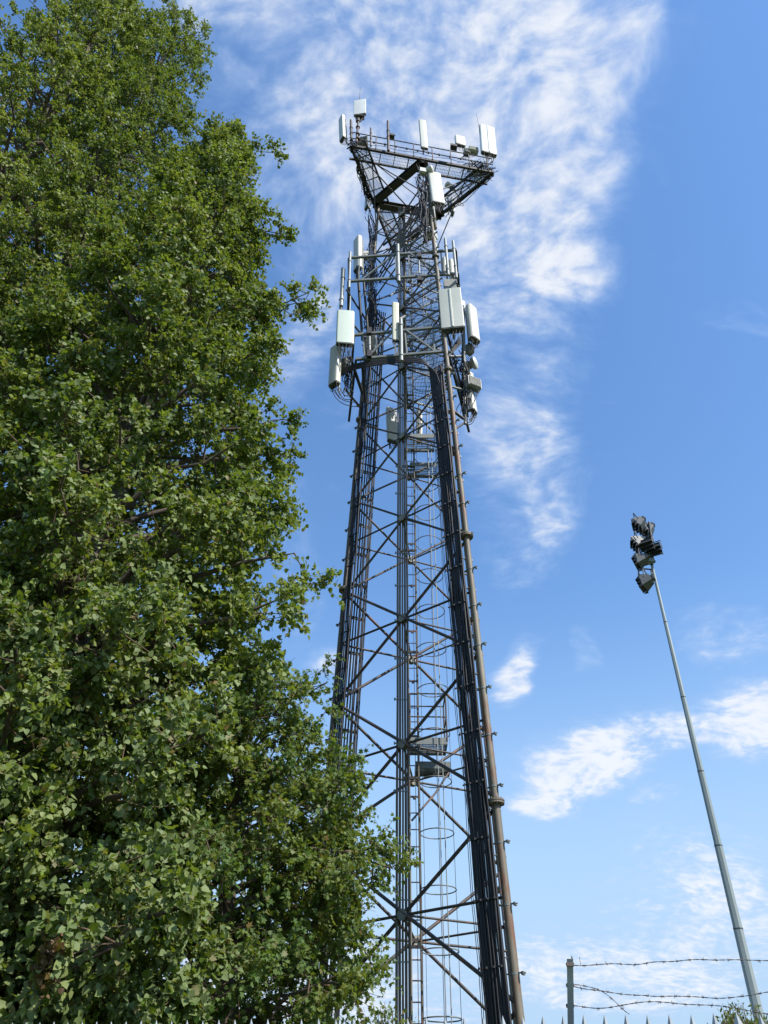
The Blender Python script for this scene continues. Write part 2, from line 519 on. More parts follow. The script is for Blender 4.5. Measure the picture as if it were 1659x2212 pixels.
for H in np.arange(-.2, 28, .98):
    P = leg_pts(H); c = P[0] + (P[1] - P[0]) * .5 + Vector((-.02, .085, 0))
    cb = MB(); cb.beam(c - Vector((.15, 0, 0)), c + Vector((.13, 0, 0)), .012, .022)
    cb.box(c + Vector((-.155, -.015, 0)), (.035, .035, .05))
    part(cb, 'conduit_bracket', 'galvgrey', tower)

# ladder with safety cage
LADD = 16.15
rl0, rl1 = at(887, 2002, LADD), at(871.5, 376, LADD)
rr0, rr1 = at(909.6, 2002, LADD), at(885, 376, LADD)


def on(p0, p1, z): return p0 + (p1 - p0) * ((z - p0.z) / (p1.z - p0.z))


lad = MB()
zt = 31.2
lad.tube([on(rl0, rl1, .3), on(rl0, rl1, zt)], .022, 8)
lad.tube([on(rr0, rr1, .3), on(rr0, rr1, zt)], .024, 8)
ladder = part(lad, 'ladder', 'leg', tower)
z = .6; q = 0
while z < zt:
    a, c = on(rl0, rl1, z), on(rr0, rr1, z)
    rb = MB()
    if q % 4 == 1:
        rb.beam(a, c, .03, .035, (0, 0, 1)); rb.box((a + c) / 2 - Vector((0, .01, .03)), (.05, .05, .05))
    else:
        rb.tube([a, c], .012, 6)
    if q < 98: part(rb, 'rung', 'brace', ladder)
    z += .33; q += 1
HC = []
for z in np.arange(2.6, 30.5, 1.05):
    if any(abs(z - 1.6 - pz) < .6 for pz in ()): continue
    a = on(rr0, rr1, z)
    c = a + Vector((.35, .0, 0))
    hb = MB()
    R = .33
    ps = []
    for t in np.linspace(-math.pi * .86, math.pi * .86, 25):
        ps.append(c + Vector((R * math.cos(t) * 1.02, R * math.sin(t), 0)))
    ps = [on(rr0, rr1, z) + Vector((0, -.06, 0))] + ps + [on(rr0, rr1, z) + Vector((0, .06, 0))]
    hb.tube(ps, .012, 6)
    part(hb, 'cage_hoop', 'galvgrey', tower)
    HC.append(c)
for ang, rad in ((-1.45, .010), (-1.15, .010), (0.0, .005), (1.4, .006)):
    part(MB().tube([h + Vector((.33 * math.cos(ang), .33 * math.sin(ang), 0)) for h in HC], rad, 6), 'cage_strip', 'galv' if rad > .009 else 'cable', tower)
part(MB().tube([(h - Vector((.42, .03, 0))) for h in HC], .006, 6), 'fall_arrest_wire', 'cable', tower)
part(MB().tube([(h - Vector((.27, .03, 0))) for h in HC[:-3]], .004, 6), 'fall_arrest_wire', 'cable', tower)
# dark brackets that tie the ladder to the front hubs
for H in LEV[:9]:
    P = leg_pts(H - .28); mid = (P[0] + P[1]) / 2
    a, c = on(rl0, rl1, mid.z), on(rr0, rr1, mid.z)
    bb_ = MB(); bb_.beam(a + Vector((-.12, 0, 0)), c + Vector((.03, 0, 0)), .05, .05)
    hub = (leg_pts(H)[0] + leg_pts(H)[1]) / 2
    bb_.beam(hub, a, .02, .04)
    part(bb_, 'ladder_bracket', 'dark', tower)


def grating(mb, corners, n, m, bar=.006, h=.025, m2=None):
    """flat bar grating on the quad c0 c1 c2 c3"""
    c = [Vector(x) for x in corners]
    for i in range(n + 1):
        t = i / n
        mb.beam(c[0].lerp(c[1], t), c[3].lerp(c[2], t), bar, h)
    for i in range(m + 1):
        t = i / m
        mb.beam(c[0].lerp(c[3], t), c[1].lerp(c[2], t), bar, h * .8)


# rest platforms beside the ladder
for (x0, y0, x1, D0, dp, rail) in ((886, 1600, 966, 15.9, .62, True), (898, 1652, 973, 16.25, .5, False), (878, 941, 939, 15.6, .6, False), (886, 1003, 943, 16.1, .5, False)):
    a, c = at(x0, y0, D0), at(x1, y0 - 4, D0)
    c.z = a.z
    w = Vector((0, dp, 0))
    pb = MB()
    pb.beam(a, c, .012, .15); pb.beam(a + w, c + w, .012, .12); pb.beam(a, a + w, .012, .12); pb.beam(c, c + w, .012, .12)
    grating(pb, (a, c, c + w, a + w), 26, 7, .008, .03)
    plat = part(pb, 'rest_platform', 'galvgrey', tower)
    if rail:
        rb = MB()
        for p in (a, c, a + w, c + w): rb.tube([p, p + Vector((0, 0, 1.1))], .019, 6)
        for hh in (.55, 1.1):
            rb.tube([a + Vector((0, 0, hh)), c + Vector((0, 0, hh))], .017, 6)
            rb.tube([c + Vector((0, 0, hh)), c + w + Vector((0, 0, hh))], .017, 6)
            rb.tube([a + w + Vector((0, 0, hh)), c + w + Vector((0, 0, hh))], .017, 6)
        part(rb, 'guard_rail', 'brace', tower)
        sb = MB(); sb.tube([at(974, 1662, 16.3), at(940, 1714, 15.6), at(890, 1772, 14.9)], .022, 6)
        part(sb, 'platform_strut', 'brace', tower)

# mesh work floors in the right half of the upper tower
for H, n in ((25.3, 22), (22.0, 26), (20.4, 26), (18.9, 26)):
    P = leg_pts(H)
    N = P[0].lerp(P[1], .52); F = P[0].lerp(P[2], .5)
    pb = MB()
    grating(pb, (N, P[1].lerp(P[0], .03), P[2].lerp(P[0], .03), F), n, 14, .010, .02)
    for a, c in ((N, P[1]), (F, P[2]), (N, F)): pb.beam(a + Vector((0, 0, -.03)), c + Vector((0, 0, -.03)), .04, .07)
    part(pb, 'mesh_floor', 'galvgrey', tower)
    P = leg_pts(H)
    gb = MB()
    for hh in (.5, 1.0):
        gb.tube([P[1] + Vector((0, 0, hh)), P[2] + Vector((0, 0, hh))], .016, 6)
    part(gb, 'guard_rail', 'brace', tower)

# ---- triangular head frame with walkways
HZ = 30 + EYE
A, B, C = Vector((-1.45, 13.92, HZ)), Vector((4.13, 14.9, HZ)), Vector((.27, 18.43, HZ))
cen = (A + B + C) / 3


def inner(p, k=.80): return cen + (p - cen) * k


UP = Vector((0, 0, 1))
for a, c in ((A, B), (B, C), (C, A)):
    part(MB().beam(a, c, .09, .14), 'head_beam', 'dark', tower)
    ia, ic = inner(a, .64), inner(c, .64)
    # the inner edge runs on to meet the neighbouring outer beams
    d = (ic - ia).normalized()
    part(MB().beam(ia - d * .95, ic + d * .95, .06, .10), 'head_beam', 'dark', tower)
    gb = MB()
    oa, oc = a.lerp(c, .07), c.lerp(a, .07)
    off = (ia - a) - d * (ia - a).dot(d)
    grating(gb, (oa, oc, oc + off, oa + off), 84, 4, .007, .025)
    for t in np.linspace(.05, .95, 9):
        gb.beam(oa.lerp(oc, t) - UP * .04, oa.lerp(oc, t) + off - UP * .04, .03, .04)
    part(gb, 'walkway_grating', 'galvgrey', tower)
    rb = MB()
    o2 = -off.normalized() * .06
    for hh in (.52, 1.02):
        rb.tube([a + o2 + UP * hh, c + o2 + UP * hh], .022, 8)
    rail = part(rb, 'handrail', 'dark', tower)
    for t in np.linspace(.04, .96, 8):
        part(MB().tube([a.lerp(c, t) + o2, a.lerp(c, t) + o2 + UP * 1.02], .02, 6), 'stanchion', 'brace', rail)
    # small clips and sagging thin cable along the rail
    cb = MB()
    pts = []
    for t in np.linspace(.05, .95, 40):
        pts.append(a.lerp(c, t) + o2 * 1.4 + UP * (.30 - .12 * abs(math.sin(t * 14))))
    cb.tube(pts, .009, 5)
    for t in np.linspace(.08, .92, 12):
        cb.box(a.lerp(c, t) + o2 + UP * .5, (.06, .06, .09))
    part(cb, 'rail_cable', 'cable', tower)
LT = leg_pts(30)
mids = [(A + C) / 2, (A + B) / 2, (B + C) / 2]
for i, j in ((0, 1), (1, 2), (2, 0)):
    part(MB().ibeam(mids[i] - UP * .12, mids[j] - UP * .12, .26, .26, .02), 'main_beam', 'dark', tower)
for i in range(3):
    part(MB().tube([leg_pts(TOP)[i] - UP * .3, mids[i] - UP * .1], .07, 10), 'leg_cap', 'dark', tower)
# knee struts from the head corners down to the legs
LL = leg_pts(26.2)
for cpt, ids in ((A, (0, 1)), (B, (1, 2)), (C, (0, 2))):
    for i in ids:
        part(MB().tube([inner(cpt, .66), leg_pts(27.8)[i]], .022, 8), 'knee_strut', 'brace', tower)
for a, c in ((A, mids[0]), (A, mids[1]), (B, mids[1]), (B, mids[2])):
    pass
for cpt in (A, B, C):
    part(MB().tube([inner(cpt, .95) - UP * .05, cen - UP * 1.6], .026, 8), 'knee_strut', 'brace', tower)
part(MB().tube([inner(A, .9) + UP * .1, mids[2] - UP * .1], .02, 8), 'knee_strut', 'brace', tower)


# ---- galvanised antenna mounting frames
def rail_frame(tl, tr, z_top, z_bot, D_l, D_r, backp, name='mounting_frame'):
    T = [Vector((tl[0], D_l, z_top)), Vector((tr[0], D_r, z_top))]
    Bt = [Vector((tl[1], D_l, z_bot)), Vector((tr[1], D_r, z_bot))]
    fb = MB()
    w = .055
    for p in (T, Bt):
        fb.beam(p[0], p[1], .012, w * 1.5); fb.beam(p[0] + Vector((0, .035, w * .66)), p[1] + Vector((0, .035, w * .66)), .07, .012)
        fb.beam(p[0] + Vector((0, .035, -w * .66)), p[1] + Vector((0, .035, -w * .66)), .07, .012)
    for t in (.10, .44, .56, .86):
        fb.beam(T[0].lerp(T[1], t) + Vector((0, .05, 0)), Bt[0].lerp(Bt[1], t) + Vector((0, .05, 0)), .045, .045)
    for t0, t1 in ((.12, .43), (.87, .57)):
        fb.beam(Bt[0].lerp(Bt[1], t0) + Vector((0, .02, 0)), T[0].lerp(T[1], t1) + Vector((0, .02, 0)), .05, .05)
    part(fb, name, 'galvgrey', tower)
    for e in (0, 1):
        sb = MB()
        sb.beam(T[e] + Vector((0, .05, 0)), Vector((backp[e][0], backp[e][1], T[e].z)), .07, .09)
        sb.beam(Bt[e] + Vector((0, .05, 0)), Vector((backp[e][0], backp[e][1], Bt[e].z)), .07, .09)
        sb.beam(Bt[e] + Vector((0, .1, 0)), Vector((backp[e][0], backp[e][1], T[e].z)), .05, .05)
        part(sb, name, 'dark', tower)


def X_at(x, y, D): return at(x, y, D).x


zt1, zb1 = 24 + EYE, 22.6 + EYE
rail_frame((-1.32, -1.28), (2.34, 2.34), zt1, zb1, 14.95, 14.6, ((-1.35, 17.2), (2.75, 17.6)))
zt2, zb2 = 19.4 + EYE, 18.25 + EYE
rail_frame((-.98, -.88), (1.78, 1.80), zt2, zb2, 14.7, 14.35, ((-1.15, 17.2), (2.7, 17.6)))
# stubs, stand-offs and long raking struts between frames and legs
for (p, q, r, m) in (
        (at(740, 580, 15.0), at(735, 690, 14.9), .045, 'dark'), (at(772, 575, 15.0), at(783, 735, 15.9), .045, 'dark'),
        (at(785, 600, 15.3), at(797, 745, 16.0), .04, 'dark'), (at(748, 625, 15.0), at(790, 690, 15.9), .035, 'dark'),
        (at(762, 700, 15.0), at(796, 740, 16.0), .035, 'brace'), (at(756, 770, 14.8), at(783, 850, 15.9), .05, 'dark'),
        (at(783, 790, 15.0), at(789, 870, 15.9), .045, 'dark'), (at(745, 840, 15.2), at(778, 880, 16.0), .035, 'brace'),
        (at(990, 620, 15.0), at(962, 560, 16.6), .045, 'dark'), (at(1000, 700, 15.2), at(958, 690, 15.6), .045, 'dark'),
        (at(1002, 905, 15.4), at(975, 885, 15.2), .045, 'dark'), (at(1000, 842, 15.4), at(973, 835, 15.2), .035, 'galvgrey'),
        (at(1000, 770, 15.4), at(968, 770, 15.2), .04, 'galvgrey'), (at(1001, 915, 15.4), at(972, 935, 15.1), .03, 'dark'),
        (at(842, 640, 14.9), at(905, 585, 16.9), .03, 'galvgrey'), (at(862, 690, 15.0), at(938, 650, 16.6), .045, 'galvgrey')):
    part(MB().tube([p, q], r, 8), 'support_arm', m, tower)
# black cable tray looping under the lower frame into the right bundle
for q in range(10):
    rad = .013 + .003 * (q % 3)
    dz = .03 * q
    dy = (q - 4.5) * 1.3
    pts = [at(741, 802 + dy, 15.0), at(770, 790 + dy, 14.8), at(801, 785 + dy, 14.7), at(859, 777 + dy, 14.5), at(900, 776 + dy, 14.4)]
    pts += [at(926 - q * .4, 783 + dy * .8, 14.3), along(1, 0, 17.2, .52 - .034 * q, -.16), along(1, 0, 16.2, .50 - .034 * q, -.16)]
    # smooth
    sm = []
    for i in range(len(pts) - 1):
        for t in (0, .5): sm.append(pts[i].lerp(pts[i + 1], t))
    sm.append(pts[-1])
    for _ in range(2):
        sm = [sm[0]] + [(sm[i - 1] + sm[i] * 2 + sm[i + 1]) / 4 for i in range(1, len(sm) - 1)] + [sm[-1]]
    part(MB().tube(sm, rad, 6), 'feeder_cable', 'cable', tower)

for q in range(7):
    pts = [at(992 + q, 728 + q * 2, 14.5), at(976 + q, 752 + q, 14.5), at(956 + q * .6, 778, 14.35), along(1, 0, 17.1, .16 + .03 * q, -.19), along(1, 0, 15.8, .16 + .03 * q, -.17)]
    sm = []
    for i in range(len(pts) - 1):
        for t in (0, .5): sm.append(pts[i].lerp(pts[i + 1], t))
    sm.append(pts[-1])
    for _ in range(2): sm = [sm[0]] + [(sm[i - 1] + sm[i] * 2 + sm[i + 1]) / 4 for i in range(1, len(sm) - 1)] + [sm[-1]]
    part(MB().tube(sm, .014, 6), 'feeder_cable', 'cable', tower)

lo = [((717, 840), (722, 866), (745, 880), (778, 878)), ((724, 842), (727, 860), (748, 872), (772, 868)), ((729, 840), (733, 854), (742, 868), (760, 862)), ((736, 838), (738, 852), (750, 862), (757, 850)),
      ((1026, 900), (1024, 915), (1012, 924), (1003, 912)), ((1020, 896), (1020, 912), (1012, 918), (1004, 905)), ((1034, 838), (1033, 856), (1022, 870), (1016, 884)), ((1020, 838), (1022, 856), (1014, 868), (1010, 880))]
for q, pp in enumerate(lo):
    P4 = [at(x_, y_, 14.95 if x_ < 900 else 15.35) for x_, y_ in pp]
    pts = []
    for i in range(13):
        t = i / 12
        pts.append(P4[0] * (1 - t) ** 3 + P4[1] * 3 * t * (1 - t) ** 2 + P4[2] * 3 * t * t * (1 - t) + P4[3] * t ** 3)
    part(MB().tube(pts, .012, 6), 'hanging_cable', 'cable', tower)
part(MB().torus(at(994, 441, 16.4), .17, .013, (1, .3, 0), (0, .2, 1)), 'hanging_cable', 'cable', tower)
part(MB().tube([at(1062, 378, 15.0), at(1040, 400, 15.4), at(1005, 436, 16.0), at(975, 452, 16.6), at(962, 470, 16.8)], .014, 6), 'hanging_cable', 'cable', tower)

# tall mast tube on the right with its mess of cables
part(MB().tube([at(1001, 660, 15.2), at(1005, 916, 15.5)], .045, 10), 'mounting_pipe', 'galvgrey', tower)
part(MB().tube([at(926, 366, 14.6), at(940, 494, 15.0)], .07, 10), 'mounting_pipe', 'galvgrey', tower)
part(MB().tube([at(934, 455, 14.6), at(941, 493, 14.8)], .055, 10), 'mounting_pipe', 'conduit', tower)


def tangle(name, p0, p1, n, spread, r, m='cable', loops=2.0, seed=1):
    rg = random.Random(seed)
    mb = MB()
    p0, p1 = Vector(p0), Vector(p1)
    L = (p1 - p0).length
    for k in range(n):
        off = Vector((rg.uniform(-1, 1), rg.uniform(-1, 1), 0)) * spread
        off2 = Vector((rg.uniform(-1, 1), rg.uniform(-1, 1), 0)) * spread
        ph, am, fr = rg.random() * 6, rg.uniform(.2, 1) * spread, rg.uniform(.6, 1.6) * loops
        t0, t1 = rg.uniform(0, .35), rg.uniform(.65, 1)
        pts = []
        for i in range(13):
            t = lerp(t0, t1, i / 12)
            pts.append(p0.lerp(p1, t) + off.lerp(off2, t) + Vector((math.cos(ph + fr * t * 6), math.sin(ph + fr * t * 5), .3 * math.sin(ph + 7 * t))) * am)
        mb.tube(pts, r * rg.uniform(.7, 1.25), 5)
    return part(mb, name, m, tower)


tangle('loose_cables', at(1001, 780, 15.4), at(1003, 912, 15.5), 26, .13, .013, seed=3)
tangle('loose_cables', at(1000, 740, 15.4), at(1003, 850, 15.5), 14, .09, .014, seed=4)
tangle('loose_cables', at(960, 770, 15.2), at(998, 800, 15.3), 12, .16, .012, seed=5)
tangle('loose_cables', at(744, 762, 15.0), at(752, 855, 15.1), 20, .10, .011, seed=6)
tangle('loose_cables', at(790, 540, 15.9), at(800, 640, 16.1), 22, .20, .012, seed=8)
tangle('loose_cables', at(806, 620, 16.1), at(800, 780, 16.2), 22, .20, .014, seed=9)
tangle('loose_cables', A + Vector((.15, .3, .0)), mids[0] + Vector((-.1, .1, -.1)), 26, .12, .013, seed=10)
tangle('loose_cables', mids[0] + Vector((-.1, .1, -.1)), leg_pts(24)[0] + Vector((.1, 0, 0)), 22, .14, .013, seed=11)
tangle('loose_cables', mids[1] + Vector((-.1, .1, -.2)), leg_pts(24)[1] + Vector((-.3, 0, 0)), 22, .16, .013, seed=12)
tangle('loose_cables', at(922, 372, 14.7), at(936, 470, 14.9), 16, .12, .012, seed=13)
tangle('loose_cables', B + Vector((-.9, .1, .1)), B + Vector((-.05, 0, .1)), 18, .2, .012, loops=3, seed=14)
tangle('loose_cables', B + Vector((-1.2, 0, .25)), B + Vector((-.3, 0, .5)), 14, .26, .011, loops=4, seed=15)
tangle('loose_cables', A + Vector((-.1, 0, .3)), A + Vector((.3, .2, -.2)), 14, .16, .012, loops=3, seed=16)
tangle('loose_cables', B + Vector((0, 0, -.1)), mids[2], 10, .10, .012, seed=17)
for t in range(4):
    P0 = leg_pts(29.2 - t * .3)[1] + Vector((-.15, .1, 0)); P1 = leg_pts(25.6 - t * .35)[0] + Vector((.25, .1, 0))
    part(MB().beam(P0 + Vector((.25, .2, 0)), P1, .03, .05), 'cable_tray', 'dark', tower)
for q in range(10):
    P0 = at(925 - q * 1.2, 470 + q * 2, 15.6); P1 = at(845 - q * 2, 535 + q * 1.5, 16.2)
    mid_ = (P0 + P1) / 2 - UP * .1
    part(MB().tube([P0, P0.lerp(mid_, .6), mid_.lerp(P1, .4), P1], .016, 6), 'feeder_cable', 'cable', tower)

# ------------------------------------------------------------------ antennas
GA = 'antennas fixed to the lattice mast'


def rounded(w, d, r, n=4, flat_back=False):
    pts = []
    for cx, cy, a0 in ((w / 2 - r, d / 2 - r, 0), (-w / 2 + r, d / 2 - r, 90), (-w / 2 + r, -d / 2 + r, 180), (w / 2 - r, -d / 2 + r, 270)):
        for i in range(n + 1):
            a = math.radians(a0 + 90 * i / n)
            pts.append((cx + r * math.cos(a), cy + r * math.sin(a)))
    return pts


def axes(yaw, tilt):
    """yaw 0 faces the camera side (-Y); positive turns the face to +X; tilt leans the face down"""
    Z = Vector((math.sin(yaw) * math.sin(tilt), -math.cos(yaw) * math.sin(tilt), math.cos(tilt)))
    F = Vector((math.sin(yaw) * math.cos(tilt), -math.cos(yaw) * math.cos(tilt), -math.sin(tilt)))
    X = F.cross(Z).normalized() * -1
    return X, -F, Z


def panel(label, x0, y0, x1, y1, D, w, d=.16, yaw=0, tilt=0, m='radome', rnd=.04, ribs=0, cables=8, clen=.6, name='panel_antenna', cat='antenna', cdir=(0, .12, -1), spread=None, pipe=True, D1=None):
    bot, top = at(x0, y0, D), at(x1, y1, D1 or D)
    h = (top.z - bot.z)
    root = thing(name, label, cat, bot, GA)
    X, Y, Z = axes(math.radians(yaw), math.radians(tilt))
    Zl = (top - bot).normalized()
    X = (X - Zl * X.dot(Zl)).normalized(); Y = Zl.cross(X)
    if Y.dot(-(Vector((math.sin(math.radians(yaw)), -math.cos(math.radians(yaw)), 0)))) < 0: Y = -Y
    L = (top - bot).length
    out = rounded(w, d, min(rnd, d / 2 - .005, w / 2 - .005))
    if (X.cross(Y)).dot(Zl) < 0: out = out[::-1]
    rb = MB()
    out2 = [(a * .94, c * .9) for a, c in out]
    rb.prism(out, .03, L - .03, X, Y, Zl, bot, True)
    rb.prism(out2, L - .03, L, X, Y, Zl, bot, False)
    if ribs:
        rb.prism([(-.035, 0), (.035, 0), (.02, -.03), (-.02, -.03)] if ribs == 1 else [(-.035, 0), (.035, 0), (.02, -.03), (-.02, -.03)], .05, L - .05, X, Y, Zl, bot - Y * (d / 2 - .004))
    part(rb, 'radome', m, root)
    cbm = MB(); cbm.prism(out2, -.012, .032, X, Y, Zl, bot); part(cbm, 'end_cap', 'cap', root)
    if pipe:
        pb = MB()
        pp = bot + Y * (d / 2 + .11)
        pb.tube([pp - Zl * .10, pp + Zl * (L + .05)], .028, 8)
        for t in (.15, .8):
            pb.beam(bot + Y * d / 2 + Zl * L * t, pp + Zl * L * t, .07, .06)
        part(pb, 'mounting_bracket', 'galvgrey', root)
    rg = random.Random(len(label) * 7 + int(x0))
    for q in range(cables):
        sx = (q / max(1, cables - 1) - .5) * w * .8
        p = bot + X * sx + Y * rg.uniform(-.3, .3) * d
        e = p + Vector(cdir).normalized() * clen * rg.uniform(.7, 1.1) + X * (-sx * .5 + rg.uniform(-.06, .06))
        mdl = p.lerp(e, .5) + X * rg.uniform(-.05, .05) - Y * rg.uniform(0, .06)
        jb = MB()
        jb.tube([p, p - Zl * .07], .016, 6)
        jb.tube([p - Zl * .07, p - Zl * .15, mdl, e], .0085, 5)
        part(jb, 'jumper_cable', 'cable', root)
    return root


# top platform
panel('small square white box antenna raised on a stalk at the left corner', 777.5, 249, 777.5, 218, 13.9, .50, .12, -8, 6, 'white', .02, cables=3, clen=.3, pipe=False)
panel('narrow pale panel turned left at the left tip of the top platform', 740, 302, 738, 254, 13.95, .30, .14, -58, 3, 'radome', .03, cables=6, clen=.5, cdir=(.5, 0, -1))
panel('slim stone grey panel standing at the middle of the top railing', 917, 321, 912, 261, 14.3, .30, .11, 14, -2, 'radome_s', .03, cables=3, clen=.3)
panel('short cream box antenna with a slot near its top behind the top railing', 994.5, 315, 993, 296, 14.7, .42, .14, 14, 4, 'radome', .03, cables=6, clen=.35, pipe=False)
panel('tall double ribbed white panel at the right tip of the top platform', 1056, 334, 1051, 275, 14.85, .66, .18, 14, 2, 'white', .05, ribs=1, cables=12, clen=.55)
panel('large plain white panel on the mast below the main beam', 947, 441, 937.5, 375, 14.4, .50, .17, 12, 2, 'radome', .07, cables=9, clen=.5)
panel('grey back of a small panel standing on the right walkway', 978, 462, 976, 430, 16.8, .26, .12, 100, 0, 'radome_s', .03, cables=2, clen=.3)
panel('small pale panel half hidden under the left end of the main beam', 792, 450, 794, 422, 16.4, .24, .12, -60, 0, 'radome_s', .03, cables=2, clen=.4)
# upper mounting frame
panel('tall white panel facing left above the upper mounting frame', 773, 583, 773, 516, 15.6, .36, .2, -55, 2, 'radome', .06, cables=8, clen=.5)
panel('white rounded panel behind the right end of the upper mounting frame', 980, 628, 975, 565, 15.8, .26, .2, 55, 1, 'radome', .09, cables=4, clen=.4)
panel('short pink grey tube antenna behind the right end pipes', 961, 590, 960, 558, 15.9, .16, .16, 40, 0, 'radome_s', .075, cables=2, clen=.3, pipe=False)
# lower mounting frame
panel('broad grey white ribbed panel on the right of the lower frame', 979, 714, 971, 629, 14.25, .70, .24, -8, 1, 'radome_s', .03, ribs=1, cables=13, clen=.6)
panel('broad greenish white panel on the left of the lower frame', 745, 745, 747, 674, 14.55, .54, .16, 6, 2, 'radome_g', .06, cables=13, clen=.75, cdir=(.08, .2, -1))
panel('white panel turned left hanging lowest on the left side', 722, 832, 726, 750, 14.9, .36, .2, -40, 3, 'radome', .06, cables=6, clen=.5, cdir=(.5, .1, -1))
panel('slim yellowed panel at the centre of the lower frame', 855, 737, 854, 655, 14.4, .21, .10, 10, 0, 'radome_c', .04, cables=3, clen=.15, pipe=False)
panel('tall rounded white panel standing out on the far right', 1025, 736, 1017, 665, 15.2, .40, .24, 42, 1, 'radome', .10, cables=8, clen=.55, cdir=(-.25, .1, -1))
panel('small pale box beside the right end of the lower frame', 998, 668, 997, 653, 15.3, .18, .16, 20, 0, 'radome_s', .02, cables=3, clen=.2, pipe=False)
panel('narrow white panel below the finned radio unit on the right', 1023, 890, 1017, 846, 15.5, .28, .16, 60, 1, 'radome', .04, cables=8, clen=.4, cdir=(-.3, .1, -1))
panel('short white panel above the finned radio unit on the right', 1016, 822, 1014, 806, 15.5, .22, .16, 40, 1, 'radome', .04, cables=2, clen=.3)
panel('pale tilted panel inside the mast left of the conduits', 848, 955, 845, 884, 17.3, .36, .16, 25, -2, 'radome', .05, cables=5, clen=.4)
panel('slim grey panel seen through the mast right of the ladder', 906, 955, 906, 886, 17.8, .20, .14, 170, 0, 'radome_s', .04, cables=3, clen=.3)

# stalk and whips
wb = thing('whip_antenna', 'thin dark whip aerial rising behind the square white box', 'antenna', at(776, 219, 13.95), GA)
part(MB().tube([at(776, 222, 13.95), at(778.5, 187, 13.95)], [.012, .006], 6), 'rod', 'cable', wb)
wb = thing('whip_antenna', 'thin dark whip aerial leaning beside the ribbed white panel', 'antenna', at(1038, 292, 14.75), GA)
part(MB().tube([at(1039, 300, 14.75), at(1029, 245, 14.75)], [.013, .006], 6), 'rod', 'cable', wb)
st = MB(); st.tube([at(770, 308, 13.9), at(775, 252, 13.9)], .045, 10)
for yy in (262, 275, 290, 300): st.ring(at(773, yy, 13.9), .085, 0, .05, n=10)
st.beam(at(768, 252, 13.9), at(787, 254, 13.9), .2, .05)
st.beam(at(771, 255, 13.9), at(775, 262, 13.9), .05, .05); st.beam(at(785, 255, 13.9), at(777, 263, 13.9), .05, .05)
part(st, 'antenna_stalk', 'brace', tower)

# bare mounting pipes
for (xa, ya, xb, yb, D, r, m, rings) in (
        (838, 262, 839, 325, 13.95, .05, 'brace', (.35, .55)), (801, 277, 801, 315, 13.95, .035, 'brace', (.3, .6)), (758, 260, 759, 302, 13.9, .05, 'brace', (.4, .7)),
        (756.5, 545, 754, 621, 14.75, .045, 'galv', (.27, .80)), (742, 582, 737, 661, 14.9, .060, 'galv', (.25, .84)), (859, 529, 861, 608, 14.65, .062, 'galv', (.22, .85)),
        (961.5, 516, 968.5, 594, 14.5, .048, 'galv', (.22, .86)), (978.5, 521, 986, 600, 14.5, .048, 'galv', (.22, .7)), (866, 690, 867, 779, 14.3, .055, 'galv', (.15, .88)),
        (798, 715, 799, 775, 15.6, .035, 'galv', (.5,)),
        (938, 514, 944, 545, 14.9, .05, 'galv', (.3,)), (905, 548, 906, 590, 14.65, .025, 'galv', ()), (757, 640, 753, 720, 15.1, .022, 'galv', ())):
    pb = MB(); a, c = at(xa, ya, D), at(xb, yb, D); c.x, c.y = lerp(a.x, c.x, 1), c.y
    pb.tube([a, c], r, 12)
    dn = (c - a).normalized()
    for t in rings: pb.ring(a.lerp(c, t), r * 1.35, 0, .04, axis=dn, n=12)
    pb.tube([a.lerp(c, .999), c + dn * .02], r * 1.08, 12)
    part(pb, 'mounting_pipe', m, tower)
for (x, y, D) in ((906, 552, 14.6), (906, 602, 14.6), (798, 716, 14.6), (798, 765, 14.6)):
    part(MB().box(at(x, y, D), (.14, .12, .28)), 'frame_clamp', 'dark', tower)


# dishes and radio units
def drum(label, x, y, D, R, dep, yaw, tilt, m='radome', mm='cap', name='microwave_dish'):
    c = at(x, y, D)
    root = thing(name, label, 'antenna', c, GA)
    X, Y, Z = axes(math.radians(yaw), math.radians(tilt))
    F = -Y
    b1 = MB(); b1.tube([c - F * dep * .6, c - F * dep * .15, c + F * dep * .4], [R * .55, R * .97, R], 24, True)
    part(b1, 'shroud', m, root)
    b2 = MB(); b2.tube([c + F * dep * .4, c + F * (dep * .4 + .02), c + F * (dep * .4 + .05)], [R * .99, R * .9, R * .25], 24, True)
    part(b2, 'radome', 'radome', root)
    b3 = MB(); b3.box(c - F * (dep * .6 + .08), (.18, .16, .2), X, Y, Z); b3.beam(c - F * dep * .6, c - F * (dep * .6 + .25) - Z * .1, .06, .06)
    part(b3, 'mounting_bracket', mm, root)


drum('white drum shaped dish on the mast just above the upper mounting frame', 933, 507, 14.9, .25, .26, 55, -8)
drum('small pale horn dish beside the large white panel on the main beam', 928, 368, 14.3, .17, .26, 70, 0, 'radome_s')
drum('grey round dish among the cables on the far right of the mast', 1023, 785, 15.4, .20, .16, 62, 0, 'unit')
drum('small pale drum dish on the right walkway below the railing', 968, 400, 15.9, .13, .2, -60, 0, 'radome_s')


